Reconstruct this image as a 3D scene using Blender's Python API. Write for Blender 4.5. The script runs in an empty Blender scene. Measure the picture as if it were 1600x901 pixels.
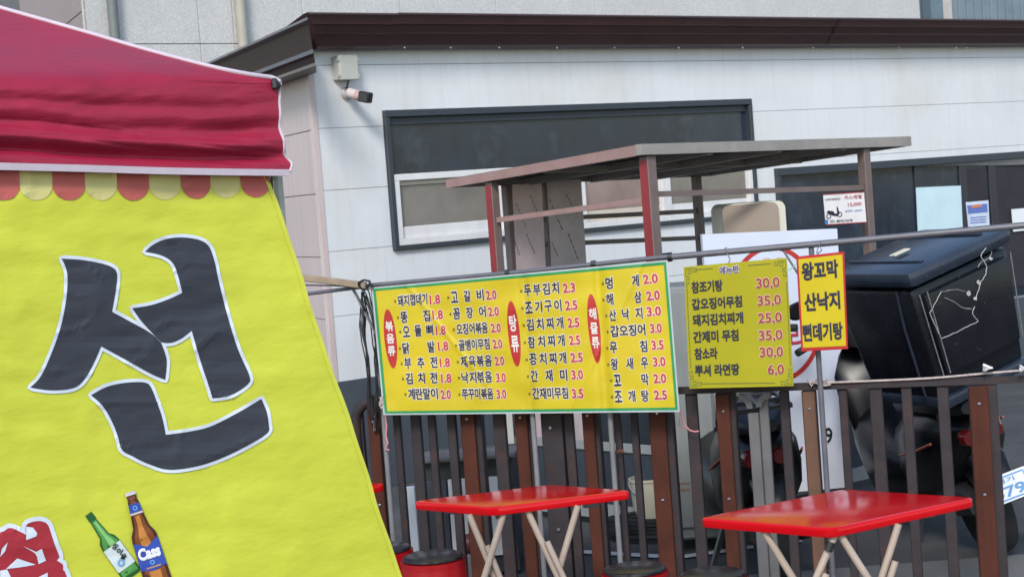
import bpy, bmesh, math, random
from mathutils import Vector, Matrix, noise
from mathutils.geometry import delaunay_2d_cdt
random.seed(7)
sc = bpy.context.scene
COL = sc.collection
V = Vector

# ------------------------------------------------------------------ camera
F_PX, EYE = 2800.0, 1.75
PITCH, ROLL = math.radians(2.87), math.atan(0.075)
_f = V((0, math.cos(PITCH), -math.sin(PITCH)))
_r0 = V((1, 0, 0)); _u0 = V((0, math.sin(PITCH), math.cos(PITCH)))
_R = _r0 * math.cos(ROLL) - _u0 * math.sin(ROLL)
_U = _r0 * math.sin(ROLL) + _u0 * math.cos(ROLL)
CAM = V((0, 0, EYE))
cd = bpy.data.cameras.new('camera'); cam = bpy.data.objects.new('camera', cd); COL.objects.link(cam)
cd.sensor_width = 36; cd.lens = 36 * F_PX / 1600; cd.clip_end = 500; cd.clip_start = 0.05
m = Matrix((_R, _U, -_f)).transposed().to_4x4(); m.translation = CAM
cam.matrix_world = m
cd.dof.use_dof = True; cd.dof.focus_distance = 5.0; cd.dof.aperture_fstop = 16
sc.camera = cam
# ------------------------------------------------------------------ world, sun, exposure
SUN_EL, SUN_AZ = math.radians(38), math.radians(190)      # azimuth clockwise from +Y: behind the camera
w = bpy.data.worlds.new('World'); sc.world = w; w.use_nodes = True
nt = w.node_tree; sky = nt.nodes.new('ShaderNodeTexSky'); sky.sky_type = 'NISHITA'; sky.sun_disc = False
sky.sun_elevation = SUN_EL; sky.sun_rotation = SUN_AZ; sky.air_density = 1.2; sky.dust_density = 1.0; sky.ozone_density = 1.2
nt.links.new(sky.outputs[0], nt.nodes['Background'].inputs[0]); nt.nodes['Background'].inputs[1].default_value = 0.15
sl = bpy.data.lights.new('sun', 'SUN'); sl.energy = 1.9; sl.angle = math.radians(14); sl.color = (1, 0.955, 0.90)
so = bpy.data.objects.new('sun', sl); COL.objects.link(so)
sdir = V((math.sin(SUN_AZ) * math.cos(SUN_EL), math.cos(SUN_AZ) * math.cos(SUN_EL), math.sin(SUN_EL)))
so.rotation_euler = sdir.to_track_quat('Z', 'Y').to_euler(); so.location = (-6, -8, 12)
vs = sc.view_settings; vs.view_transform = 'Standard'; vs.look = 'None'; vs.gamma = 1; vs.exposure = 0.72
# ------------------------------------------------------------------ pixel of the photograph -> point of the place
def ray(px, py): return _f + _R * ((px - 800) / F_PX) - _U * ((py - 450.5) / F_PX)
def atY(px, py, y):
    d = ray(px, py); return CAM + d * (y / d.y)
def atZ(px, py, z):
    d = ray(px, py); return CAM + d * ((z - EYE) / d.z)
class Plane:                                             # a vertical plane: p0 on it, e along it, n towards the camera
    def __init__(s, p0, e):
        s.p = V((p0[0], p0[1], 0)); s.e = V((e[0], e[1], 0)).normalized()
        s.n = V((s.e.y, -s.e.x, 0))
    def at(s, px, py, off=0.0):
        d = ray(px, py); t = ((s.p + s.n * off) - CAM).dot(s.n) / d.dot(s.n); return CAM + d * t
    def sz(s, px, py, off=0.0):
        q = s.at(px, py, off); return (q - s.p).dot(s.e), q.z
    def P(s, a, z, off=0.0): return s.p + s.e * a + s.n * off + V((0, 0, z))
# ------------------------------------------------------------------ materials
def lin(h):
    h = h.lstrip('#'); c = [int(h[i:i + 2], 16) / 255 for i in (0, 2, 4)]
    return tuple(((x + .055) / 1.055) ** 2.4 if x > .04045 else x / 12.92 for x in c)
MC = {}
def M(name, col, rough=.5, var=.12, scale=6, bump=0, bscale=60, metal=0, streak=0, spec=.5, dirt_reflection=None, coat=0, bstretch=(1, 1, 1)):
    if name in MC: return MC[name]
    if isinstance(col, str): col = lin(col)
    mt = bpy.data.materials.new(name); mt.use_nodes = True; MC[name] = mt
    t = mt.node_tree; N, L = t.nodes, t.links; b = N['Principled BSDF']
    b.inputs['Roughness'].default_value = rough; b.inputs['Metallic'].default_value = metal
    b.inputs['Specular IOR Level'].default_value = spec; b.inputs['Coat Weight'].default_value = coat
    tc = N.new('ShaderNodeNewGeometry'); pos = tc.outputs['Position']
    n1 = N.new('ShaderNodeTexNoise'); n1.inputs['Scale'].default_value = scale; n1.inputs['Detail'].default_value = 6
    n1.inputs['Roughness'].default_value = .6; L.new(pos, n1.inputs['Vector'])
    rmp = N.new('ShaderNodeMapRange'); rmp.inputs[1].default_value = .3; rmp.inputs[2].default_value = .7
    rmp.inputs[3].default_value = 1 - var; rmp.inputs[4].default_value = 1 + var * .6; L.new(n1.outputs[0], rmp.inputs[0])
    mul = N.new('ShaderNodeVectorMath'); mul.operation = 'SCALE'; mul.inputs[0].default_value = col; L.new(rmp.outputs[0], mul.inputs['Scale'])
    out = mul.outputs[0]
    def mixin(fac, c2, amt):
        mx = N.new('ShaderNodeMix'); mx.data_type = 'RGBA'; mx.inputs[7].default_value = (*c2, 1)
        k = N.new('ShaderNodeMath'); k.operation = 'MULTIPLY'; k.inputs[1].default_value = amt; L.new(fac, k.inputs[0]); L.new(k.outputs[0], mx.inputs[0])
        L.new(out, mx.inputs[6]); return mx.outputs[2]
    if streak:
        mp = N.new('ShaderNodeMapping'); mp.inputs['Scale'].default_value = (14, 14, .9); L.new(pos, mp.inputs[0])
        n2 = N.new('ShaderNodeTexNoise'); n2.inputs['Scale'].default_value = 1.6; n2.inputs['Detail'].default_value = 5; L.new(mp.outputs[0], n2.inputs['Vector'])
        r2 = N.new('ShaderNodeMapRange'); r2.inputs[1].default_value = .5; r2.inputs[2].default_value = .8; L.new(n2.outputs[0], r2.inputs[0])
        out = mixin(r2.outputs[0], tuple(c * .62 for c in col), streak)
    if dirt_reflection:
        n3 = N.new('ShaderNodeTexNoise'); n3.inputs['Scale'].default_value = dirt_reflection[2]; n3.inputs['Detail'].default_value = 8; n3.inputs['Roughness'].default_value = .7; L.new(pos, n3.inputs['Vector'])
        r3 = N.new('ShaderNodeMapRange'); r3.inputs[1].default_value = .52; r3.inputs[2].default_value = .68; L.new(n3.outputs[0], r3.inputs[0])
        out = mixin(r3.outputs[0], lin(dirt_reflection[0]), dirt_reflection[1])
    L.new(out, b.inputs['Base Color'])
    rr = N.new('ShaderNodeMapRange'); rr.inputs[3].default_value = max(.02, rough - .08); rr.inputs[4].default_value = min(1, rough + .1); L.new(n1.outputs[0], rr.inputs[0]); L.new(rr.outputs[0], b.inputs['Roughness'])
    if bump:
        mp = N.new('ShaderNodeMapping'); mp.inputs['Scale'].default_value = bstretch; L.new(pos, mp.inputs[0])
        nb = N.new('ShaderNodeTexNoise'); nb.inputs['Scale'].default_value = bscale; nb.inputs['Detail'].default_value = 4; L.new(mp.outputs[0], nb.inputs['Vector'])
        bp = N.new('ShaderNodeBump'); bp.inputs['Strength'].default_value = 1; bp.inputs['Distance'].default_value = bump; L.new(nb.outputs[0], bp.inputs['Height']); L.new(bp.outputs[0], b.inputs['Normal'])
    return mt
def M_granite(name, c1, c2):
    mt = M(name, c1, .65, .1, 2, .002, 90)
    t = mt.node_tree; N, L = t.nodes, t.links; b = N['Principled BSDF']; src = b.inputs['Base Color'].links[0].from_socket
    g = N.new('ShaderNodeNewGeometry'); v = N.new('ShaderNodeTexNoise'); v.inputs['Scale'].default_value = 62; v.inputs['Detail'].default_value = 3; v.inputs['Roughness'].default_value = .8; L.new(g.outputs['Position'], v.inputs['Vector'])
    r = N.new('ShaderNodeMapRange'); r.inputs[1].default_value = .42; r.inputs[2].default_value = .6; L.new(v.outputs[0], r.inputs[0])
    mx = N.new('ShaderNodeMix'); mx.data_type = 'RGBA'; mx.inputs[7].default_value = (*lin(c2), 1); L.new(r.outputs[0], mx.inputs[0]); L.new(src, mx.inputs[6]); L.new(mx.outputs[2], b.inputs['Base Color'])
    return mt
# ------------------------------------------------------------------ object helpers
LOC = {}
def thing(name, label, cat, loc, group=None):
    o = bpy.data.objects.new(name, None); COL.objects.link(o); o.location = loc; o.empty_display_size = .1
    LOC[o] = V(loc); o['label'] = label; o['category'] = cat
    if group: o['group'] = group
    return o
def tag(o, label, cat, group=None):
    o['label'] = label; o['category'] = cat
    if group: o['group'] = group
    return o
def obj(name, vf, mat, parent=None, smooth=False, kind=None, soft=False):
    vs_, fs = vf
    if parent is not None: org = LOC[parent]
    else:
        lo = V((min(v[i] for v in vs_) for i in range(3))); hi = V((max(v[i] for v in vs_) for i in range(3)))
        org = V(((lo.x + hi.x) / 2, (lo.y + hi.y) / 2, lo.z))
    me = bpy.data.meshes.new(name); me.from_pydata([tuple(V(v) - org) for v in vs_], [], fs)
    bm = bmesh.new(); bm.from_mesh(me); bmesh.ops.recalc_face_normals(bm, faces=bm.faces)
    if smooth:
        for f in bm.faces: f.smooth = True
        for e in bm.edges:
            if not soft and len(e.link_faces) == 2 and e.calc_face_angle(0) > math.radians(40): e.smooth = False
    bm.to_mesh(me); bm.free(); me.materials.append(mat)
    o = bpy.data.objects.new(name, me); COL.objects.link(o)
    if parent is not None: o.parent = parent
    else: o.location = org
    LOC[o] = org
    if kind: o['kind'] = kind
    return o
def join(*vfs):
    a, b = [], []
    for v, f in vfs:
        k = len(a); a += list(v); b += [tuple(i + k for i in q) for q in f]
    return a, b
BOXF = [(0, 1, 2, 3), (7, 6, 5, 4), (0, 4, 5, 1), (1, 5, 6, 2), (2, 6, 7, 3), (3, 7, 4, 0)]
def hexa(p): return list(p), list(BOXF)
def bevel(vf, w, seg=1):
    bm = bmesh.new(); vs_ = [bm.verts.new(v) for v in vf[0]]
    for f in vf[1]: bm.faces.new([vs_[i] for i in f])
    bmesh.ops.recalc_face_normals(bm, faces=bm.faces)
    bmesh.ops.bevel(bm, geom=list(bm.edges), offset=w, segments=seg, profile=.5, affect='EDGES', clamp_overlap=True)
    bm.verts.index_update(); r = [v.co.copy() for v in bm.verts], [tuple(v.index for v in f.verts) for f in bm.faces]
    bm.free(); return r
def pbox(pl, a0, a1, z0, z1, o0, o1, bv=0):               # box in a Plane's frame (o = towards the camera)
    p = [pl.P(a0, z0, o1), pl.P(a1, z0, o1), pl.P(a1, z1, o1), pl.P(a0, z1, o1), pl.P(a0, z0, o0), pl.P(a1, z0, o0), pl.P(a1, z1, o0), pl.P(a0, z1, o0)]
    r = hexa(p); return bevel(r, bv) if bv else r
def extr(pl, poly, o0, o1):
    n = len(poly); return [pl.P(a, z, o1) for a, z in poly] + [pl.P(a, z, o0) for a, z in poly], [tuple(range(n)), tuple(range(n, 2 * n))[::-1]] + [(i, (i + 1) % n, (i + 1) % n + n, i + n) for i in range(n)]
def bar(a, b, wx, wz=None, up=V((0, 0, 1)), bv=0):
    a, b = V(a), V(b); wz = wz or wx; d = (b - a).normalized(); x = d.cross(up)
    if x.length < 1e-4: x = d.cross(V((0, 1, 0)))
    x.normalize(); y = x.cross(d); x *= wx / 2; y *= wz / 2
    p = [a - x - y, a + x - y, a + x + y, a - x + y, b - x - y, b + x - y, b + x + y, b - x + y]
    r = (p, list(BOXF)); return bevel(r, bv) if bv else r
def tube(pts, r, n=8, cap=True, r2=None):
    pts = [V(p) for p in pts]; vs_, fs = [], []; k = len(pts); up = None
    for i, p in enumerate(pts):
        d = (pts[min(i + 1, k - 1)] - pts[max(i - 1, 0)]).normalized()
        if up is None: up = d.orthogonal().normalized()
        else: up = (up - d * up.dot(d)).normalized()
        s = d.cross(up); rr = r if r2 is None else r + (r2 - r) * i / (k - 1)
        if isinstance(rr, (list, tuple)): rr = rr[i]
        for j in range(n):
            a = 2 * math.pi * j / n; vs_.append(p + up * (math.cos(a) * rr) + s * (math.sin(a) * rr))
    for i in range(k - 1):
        for j in range(n): fs.append((i * n + j, i * n + (j + 1) % n, (i + 1) * n + (j + 1) % n, (i + 1) * n + j))
    if cap: fs += [tuple(range(n))[::-1], tuple((k - 1) * n + j for j in range(n))]
    return vs_, fs
def lathe(prof, n=24, axis=None, at=V((0, 0, 0))):        # prof: (r, h) list ; axis matrix 3x3
    vs_, fs = [], []; A = axis or Matrix.Identity(3)
    for r, h in prof:
        for j in range(n):
            a = 2 * math.pi * j / n; vs_.append(at + A @ V((math.cos(a) * r, math.sin(a) * r, h)))
    for i in range(len(prof) - 1):
        for j in range(n): fs.append((i * n + j, i * n + (j + 1) % n, (i + 1) * n + (j + 1) % n, (i + 1) * n + j))
    fs += [tuple(range(n))[::-1], tuple((len(prof) - 1) * n + j for j in range(n))]
    return vs_, fs
def smooth_path(pts, step=4, closed=True):                # (x, y) or (x, y, 'c') for a sharp corner; Catmull-Rom between
    out = []; n = len(pts)
    for i in range(n if closed else n - 1):
        p1, p2 = pts[i], pts[(i + 1) % n]
        p0 = pts[i - 1] if (closed or i > 0) and len(p1) == 2 else p1
        p3 = pts[(i + 2) % n] if len(p2) == 2 and (closed or i + 2 < n) else p2
        L_ = math.hypot(p2[0] - p1[0], p2[1] - p1[1]); k = max(1, int(L_ / step))
        for j in range(k):
            t = j / k
            out.append(tuple(.5 * (2 * p1[c] + (p2[c] - p0[c]) * t + (2 * p0[c] - 5 * p1[c] + 4 * p2[c] - p3[c]) * t * t + (3 * p1[c] - p0[c] - 3 * p2[c] + p3[c]) * t ** 3) for c in (0, 1)))
    if not closed: out.append(tuple(pts[-1][:2]))
    return out
def inside(p, poly):
    c = False; n = len(poly)
    for i in range(n):
        a, b = poly[i], poly[i - 1]
        if (a[1] > p[1]) != (b[1] > p[1]) and p[0] < (b[0] - a[0]) * (p[1] - a[1]) / (b[1] - a[1]) + a[0]: c = not c
    return c
def fill(poly, mp, step=0):                               # fill a pixel polygon, map each vertex with mp(px,py)
    pts = [V(p) for p in poly]; n = len(pts)
    if step:
        xs = [p[0] for p in poly]; ys = [p[1] for p in poly]; y = min(ys) + step / 2
        while y < max(ys):
            x = min(xs) + step / 2
            while x < max(xs):
                if inside((x, y), poly): pts.append(V((x, y)))
                x += step
            y += step
    r = delaunay_2d_cdt(pts, [(i, (i + 1) % n) for i in range(n)], [], 1, 1e-4)
    return [mp(v.x, v.y) for v in r[0]], [tuple(f) for f in r[2]]
def ring(poly, wout, win, mp):                            # a strip along a closed pixel path
    n = len(poly); a = sum(poly[i - 1][0] * poly[i][1] - poly[i][0] * poly[i - 1][1] for i in range(n)); sg = 1 if a > 0 else -1
    vs_, fs = [], []
    for i in range(n):
        p, q = poly[i - 1], poly[(i + 1) % n]; dx, dy = q[0] - p[0], q[1] - p[1]; L_ = math.hypot(dx, dy) or 1
        nx, ny = dy / L_ * sg, -dx / L_ * sg
        vs_ += [mp(poly[i][0] + nx * wout, poly[i][1] + ny * wout), mp(poly[i][0] - nx * win, poly[i][1] - ny * win)]
    for i in range(n):
        j = (i + 1) % n; fs.append((2 * i, 2 * j, 2 * j + 1, 2 * i + 1))
    return vs_, fs
def text_mesh(s, bold=0):
    c = bpy.data.curves.new('t', 'FONT'); c.body = s; c.resolution_u = 3; c.bevel_depth = bold; c.bevel_resolution = 0
    o = bpy.data.objects.new('t', c); COL.objects.link(o); bpy.context.view_layer.update()
    me = bpy.data.meshes.new_from_object(o.evaluated_get(bpy.context.evaluated_depsgraph_get()))
    vs_ = [v.co.copy() for v in me.vertices]; fs = [tuple(p.vertices) for p in me.polygons]
    bpy.data.objects.remove(o); bpy.data.curves.remove(c); bpy.data.meshes.remove(me)
    return vs_, fs
def text_px(s, x0, x1, yc, h, slope, lean, mp, bold=.02, halo=0, squash=.0006):
    """text laid out in pixels of a sign; mp(px,py,z) gives the point on the sign. Returns (letters, halo)."""
    core = text_mesh(s, bold); bx = [min(v.x for v in core[0]), max(v.x for v in core[0]), min(v.y for v in core[0]), max(v.y for v in core[0])]
    def go(vf, z0):
        out = []; zm = max(abs(v.z) for v in vf[0]) or 1
        for v in vf[0]:
            a = (v.x - bx[0]) / (bx[1] - bx[0]); b = (v.y - bx[2]) / (bx[3] - bx[2]) - .5
            px = x0 + a * (x1 - x0); out.append(mp(px - lean * b * h, yc + slope * (px - x0) - b * h, z0 + squash * v.z / zm))
        return out, vf[1]
    return go(core, .0014), (go(text_mesh(s, halo), .0004) if halo else None)

# ------------------------------------------------------------------ common materials
ASPH = M('asphalt', (.050, .051, .055), .9, .3, 3, .004, 120, dirt_reflection=('#6a6864', .15, 1.2))
WHITEPANEL = M('white_panel', (.62, .64, .66), .45, .07, 1.5, .0006, 20, streak=.2, dirt_reflection=('#b9ab96', .25, .8))
PINKPANEL = M('pink_lit_panel', (.52, .43, .42), .5, .08, 1.5, .0006, 20, streak=.3)  # pinkish light on the left wall is put into this colour
BASEDARK = M('slate_base', (.055, .068, .085), .55, .15, 3, .001, 40, streak=.3)
BROWNMET = M('brown_eave_metal', (.066, .034, .033), .38, .15, 4, .0008, 30, streak=.25)
DARKFRAME = M('charcoal_frame', (.03, .038, .05), .45, .12, 6)
TINT = M('tinted_glass', (.020, .030, .046), .12, .35, 2.2, .0008, 3, streak=.4, spec=.4, dirt_reflection=('#46525e', .45, 2.4))  # lighter blotches stand in for reflections and haze on the panes
SASHW = M('white_sash', (.62, .62, .62), .4, .08, 5, streak=.2)
BEIGEGL = M('beige_reflection_glass', (.19, .178, .16), .12, .3, 2.5, .0008, 4, dirt_reflection=('#6f6a5c', .5, 1.3))  # warm beige reflection on the sash glass put into its colour
PINKGL = M('pink_reflection_glass', (.25, .19, .175), .12, .3, 2.5, .0008, 4, dirt_reflection=('#7d6a60', .4, 1.3))  # warm reflection put into the colour of this pinker pane too
STEEL = M('brown_steel_tube', (.14, .105, .10), .45, .2, 8, .0005, 60)
STEELG = M('grey_brown_steel', (.25, .235, .22), .45, .2, 8, .0005, 60)
FENCE = M('fence_shaded_steel', (.030, .025, .029), .6, .25, 9, .0008, 70, streak=.3, spec=.25, dirt_reflection=('#5a3526', .3, 11))  # base colour darkened to hold the shade over the fence; rust on top
WOOD = M('red_brown_wood', (.064, .019, .011), .7, .3, 8, .0015, 40, streak=.7, spec=.2, bstretch=(4, 4, .3))  # darkened likewise for the shade on the fence boards
WOODL = M('pale_brown_wood', (.11, .052, .03), .65, .3, 8, .0015, 40, streak=.7, bstretch=(4, 4, .3))
PIPE = M('grey_pipe', (.10, .10, .12), .4, .2, 12, .0004, 60)
PIPEL = M('galvanised_pipe', (.17, .17, .18), .4, .2, 12, .0004, 60)
BLACKP = M('black_plastic', (.014, .015, .018), .4, .3, 10, .0004, 90)
ROPE = M('dirty_rope', (.42, .36, .34), .9, .3, 60, .001, 200)
REDPL = M('red_plastic', (.50, .002, .006), .13, .10, 5, .0003, 10, spec=.33, dirt_reflection=('#9a2020', .2, 22))
NAVY = M('navy_print', (.008, .009, .03), .6, .1, 6)
PRICE = M('crimson_print', (.36, .02, .05), .6, .1, 6)
HALO = M('white_print', (.60, .58, .55), .6, .05, 6)
HALOP = M('pink_halo_print', (.60, .45, .38), .6, .05, 6)
REDPR = M('red_print', (.36, .016, .014), .55, .1, 6)
PAPER = M('paper', (.68, .72, .74), .6, .06, 6)

# ------------------------------------------------------------------ ground
g = obj('ground', ([V((-90, -60, 0)), V((90, -60, 0)), V((90, 120, 0)), V((-90, 120, 0))], [(0, 1, 2, 3)]), ASPH, kind='structure')
pave = M('concrete_pavement', (.13, .128, .125), .85, .2, 2, .003, 60, dirt_reflection=('#5b5852', .4, 2))
obj('pavement', ([V((-9, -3, .004)), V((9, -3, .004)), V((9, 7.9, .004)), V((-9, 7.9, .004))], [(0, 1, 2, 3)]), pave, kind='structure')
LINEW = M('road_paint', (.55, .55, .53), .7, .15, 20, dirt_reflection=('#777570', .5, 9))
for a, b in (((840, 857), (1032, 868)), ((1056, 870), (1250, 843))):
    p, q = atZ(*a, .008), atZ(*b, .008); d = (q - p).normalized().cross(V((0, 0, 1))) * .035
    obj('road_marking', ([p - d, q - d, q + d, p + d], [(0, 1, 2, 3)]), LINEW, kind='structure')

# ------------------------------------------------------------------ shop building (white panels, brown eave)
d1 = ray(4130, 60); d1.z = 0; d1.normalize()
d2 = ray(-333, 395); d2.z = 0; d2.normalize()
Cc = atY(497, 300, 11.0)
W1 = Plane(Cc, d1); W2 = Plane(Cc, -d2)                   # front wall; left wall (its e runs towards the corner)
shop = thing('shop_building', 'white panelled one-storey shop with dark brown metal eave and wide tinted windows', 'building', (Cc.x, Cc.y, 0))
SLEN = 13.0; ZTOP = W1.sz(800, 60)[1]
nin = -W1.n
core = []
c0 = W1.P(.05, 0, -.03); c1 = W1.P(SLEN, 0, -.03); c2 = W1.P(SLEN, 0, -7); c3 = W2.P(-.05, 0, -.03); c4 = W2.P(-6, 0, -.03)
ring_b = [c3, c0, c1, c2, c4]
vsx = ring_b + [p + V((0, 0, ZTOP)) for p in ring_b]
obj('wall_core', (vsx, [(0, 1, 2, 3, 4), (9, 8, 7, 6, 5)] + [(i, (i + 1) % 5, (i + 1) % 5 + 5, i + 5) for i in range(5)]), M('wall_joint', (.24, .24, .25), .8), shop)
zr = [W1.sz(520, y)[1] for y in (598, 495, 393, 297, 200, 102)] + [ZTOP]
sA0, sA1 = W1.sz(597, 175)[0], W1.sz(1171, 163)[0]
zA1 = W1.sz(597, 173)[1]; zA0 = W1.sz(613, 392)[1]
sB0 = W1.sz(1209, 262)[0]; zB1 = W1.sz(1300, 257)[1]; zB0 = .55
sB1 = SLEN
for i in range(6):
    z0, z1 = zr[i], zr[i + 1]; segs = []; x = 0.0; part = []
    for a, b, lo, hi in ((sA0, sA1, zA0, zA1), (sB0, sB1, zB0, zB1)):
        if hi <= z0 + .001 or lo >= z1 - .001: continue
        if lo <= z0 and hi >= z1: segs.append((x, a, part)); x = b; part = []
        else: part.append((a, b, lo, hi))
    segs.append((x, SLEN, part)); g_ = .0015
    for a, b, part in segs:
        if b - a < .03: continue
        bot, top = [(a + g_, z0 + g_)], []
        for c, d, lo, hi in part:
            if lo <= z0: bot += [(c, z0 + g_), (c, hi), (d, hi), (d, z0 + g_)]
            else: top += [(c, z1 - g_), (c, lo), (d, lo), (d, z1 - g_)]
        poly = bot + [(b - g_, z0 + g_), (b - g_, z1 - g_)] + top[::-1] + [(a + g_, z1 - g_)]
        poly = [p for k, p in enumerate(poly) if math.dist(p, poly[k - 1]) > 1e-5]
        obj('wall_panel', extr(W1, poly, -.028, random.uniform(-.001, .001)), WHITEPANEL, shop)
obj('base_wall', pbox(W1, -.02, sB0, 0, zr[0] - .003, -.028, .012, .003), BASEDARK, shop)
obj('base_wall', pbox(W1, sB0 + .003, SLEN, 0, zB0, -.028, .012, .003), BASEDARK, shop)
# left wall panels
ys2 = (498, 402, 213)
zl = [0, zr[0], W2.sz(497, 498)[1], W2.sz(480, 402)[1], W2.sz(470, 306)[1], W2.sz(464, 209)[1], ZTOP]
for i in range(6):
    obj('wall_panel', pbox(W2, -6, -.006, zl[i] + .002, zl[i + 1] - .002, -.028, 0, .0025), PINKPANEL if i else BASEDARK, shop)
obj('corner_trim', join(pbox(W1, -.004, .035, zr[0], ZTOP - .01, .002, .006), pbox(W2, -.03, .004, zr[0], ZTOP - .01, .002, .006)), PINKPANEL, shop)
# eave: profile (offset from the wall, z), front and left
zt = W1.sz(900, 24, .26)[1]; zb = W1.sz(900, 75.5, .09)[1]
hh = zt - zb
prof = [(.20, zt - .005), (.26, zt), (.262, zt - .05 * hh), (.245, zt - .10 * hh), (.225, zt - .30 * hh), (.232, zt - .315 * hh), (.205, zt - .34 * hh), (.18, zt - .56 * hh), (.187, zt - .575 * hh), (.162, zt - .60 * hh), (.125, zt - .86 * hh), (.115, zt - .92 * hh), (.09, zb), (.0, zb + .01), (-.1, zt - .06)]
sE = W1.sz(481, 22, .26)[0]; sEb = W1.sz(495, 78, .09)[0]
def eave(pl, prof, ends, mat, seg):
    vs_, fs = [], []; k = len(prof)
    for si, s in enumerate(seg):
        for (o, z) in prof:
            a = s
            if si == ends: a = sE + (sEb - sE) * ((zt - z) / hh) if pl is W1 else W2.sz(480 + 14 * min(1, (zlt - z) / hl), 26 + 81 * (zlt - z) / hl, o)[0]
            vs_.append(pl.P(a, z, o))
    for i in range(len(seg) - 1):
        for j in range(k): fs.append((i * k + j, i * k + (j + 1) % k, (i + 1) * k + (j + 1) % k, (i + 1) * k + j))
    fs += [tuple(range(k)), tuple((len(seg) - 1) * k + j for j in range(k))]
    return vs_, fs
sj = W1.sz(622, 50, .2)[0]
ef = obj('eave', eave(W1, prof, 0, BROWNMET, [0, sj]), BROWNMET, shop)
p2 = [(o + .004, z + .004) for o, z in prof]
def eave2(pl, prof, a, b): return join((lambda q: q)(eave(pl, prof, -1, None, [a, b])))
for a, b in ((sj - .03, sj + 4.2), (sj + 4.17, SLEN)):
    obj('eave', eave2(W1, p2, a, b), BROWNMET, shop)
zlb = W2.sz(492, 107, .10)[1]; zlt = W2.sz(478, 28, .26)[1]; hl = zlt - zlb
profl = [(.18, zlt - .01), (.26, zlt), (.262, zlt - .06 * hl), (.21, zlt - .10 * hl), (.165, zlt - .62 * hl), (.17, zlt - .72 * hl), (.14, zlt - .76 * hl), (.12, zlt - .9 * hl), (.15, zlt - .93 * hl), (.15, zlb), (.0, zlb), (-.1, zlt - .06)]
seL = W2.sz(481, 24, .26)[0]
obj('eave', eave(W2, profl, 1, None, [-6, seL + .0]), BROWNMET, shop)
obj('roof_sheet', hexa([W1.P(0, zt - .09, .15), W1.P(SLEN, zt - .09, .15), W1.P(SLEN, zt - .09, -7), W2.P(-6, zt - .09, .1), W1.P(0, zt - .06, .15), W1.P(SLEN, zt - .06, .15), W1.P(SLEN, zt - .06, -7), W2.P(-6, zt - .06, .1)]), BROWNMET, shop)
SCREW = M('screw', (.5, .48, .45), .4, metal=.6)
for px in (632, 704, 780, 870, 960, 1060, 1160, 1270, 1405, 1494, 1510):
    q = W1.at(px, 75.0, .125)
    obj('screw', lathe([(.006, 0), (.006, .004), (.003, .006)], 8, axis=Matrix((W1.e, V((0, 0, 1)), W1.n)).transposed(), at=q), SCREW, shop)
# windows -------------------------------------------------------
def wbox(name, s0, s1, z0, z1, o0, o1, mat, par, bv=.003): return obj(name, pbox(W1, s0, s1, z0, z1, o0, o1, bv), mat, par)
zsT = W1.sz(615, 272)[1]
winA = wbox('window', sA0 + .03, sA1 - .03, zsT, zA1 - .04, -.029, -.02, TINT, shop)
fr = .055
wbox('frame', sA0, sA1, zA1 - fr * .8, zA1, -.027, .03, DARKFRAME, winA)
wbox('frame', sA0, sA0 + .035, zA0, zA1 - fr * .8, -.027, .03, DARKFRAME, winA)
wbox('frame', sA1 - .035, sA1, zA0, zA1 - fr * .8, -.027, .03, DARKFRAME, winA)
wbox('frame', sA0 + .035, sA1 - .035, zA0, zA0 + .025, -.027, .028, DARKFRAME, winA)
wbox('frame', sA0 + .035, sA1 - .035, zA1 - fr * 1.7, zA1 - fr * .8, -.019, -.004, DARKFRAME, winA)
def sash(px0, px1, gl, name='sash_window', divs=1):
    s0, s1 = px0, px1; z0, z1 = zA0 + .028, zsT - .004
    o = wbox(name, s0 + .03, s1 - .03, z0 + .03, z1 - .03, -.029, -.018, gl, shop)
    t = .042
    wbox('frame', s0, s1, z1 - t, z1, -.034, .022, SASHW, o); wbox('frame', s0, s1, z0, z0 + t, -.034, .022, SASHW, o)
    wbox('frame', s0, s0 + t, z0 + t, z1 - t, -.034, .022, SASHW, o); wbox('frame', s1 - t, s1, z0 + t, z1 - t, -.034, .022, SASHW, o)
    wbox('inner_bar', s0 + t, s1 - t, z0 + t, z0 + t + .075, -.017, -.006, SASHW if gl is BEIGEGL else M('cream_sash', (.5, .45, .38), .5), o)
    wbox('inner_bar', s0 + t, s1 - t, z1 - t - .03, z1 - t, -.017, -.008, M('cream_sash', (.5, .45, .38), .5), o)
    return o
sm1, sm2 = W1.sz(770, 330)[0], W1.sz(908, 325)[0]; sm3 = W1.sz(1040, 320)[0]
sash(sA0 + .037, sm1 + .12, BEIGEGL); sash(sm1 + .125, sm2 - .01, BEIGEGL); sash(sm2 - .005, sm3, PINKGL); sash(sm3 + .004, sA1 - .04, BEIGEGL)
zmul = (zB0 + zB1) / 2
winB = wbox('window', sB0 + .03, SLEN, zB0 + .02, zB1 - .03, -.029, -.02, TINT, shop)
wbox('frame', sB0, SLEN, zB1 - .06, zB1, -.027, .03, DARKFRAME, winB)
wbox('frame', sB0, sB0 + .045, zB0, zB1 - .06, -.027, .03, DARKFRAME, winB)
for px in (1432, 1502, 1548):
    s = W1.sz(px, 300)[0]; wbox('mullion', s, s + .10, zB0 + .02, zB1 - .06, -.019, -.004, M('mullion_dark', (.022, .024, .032), .4), winB)
s0, s1 = W1.sz(1512, 300)[0], W1.sz(1546, 300)[0]
curtain = M('maroon_curtain', (.022, .019, .027), .7, .3, 5, .002, 20, streak=.4)
for a, b in ((1512, 1545), (1560, 1640)):
    wbox('curtain', W1.sz(a, 300)[0], W1.sz(b, 300)[0], zB0 + .1, zB1 - .12, -.019, -.016, curtain, winB)
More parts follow.
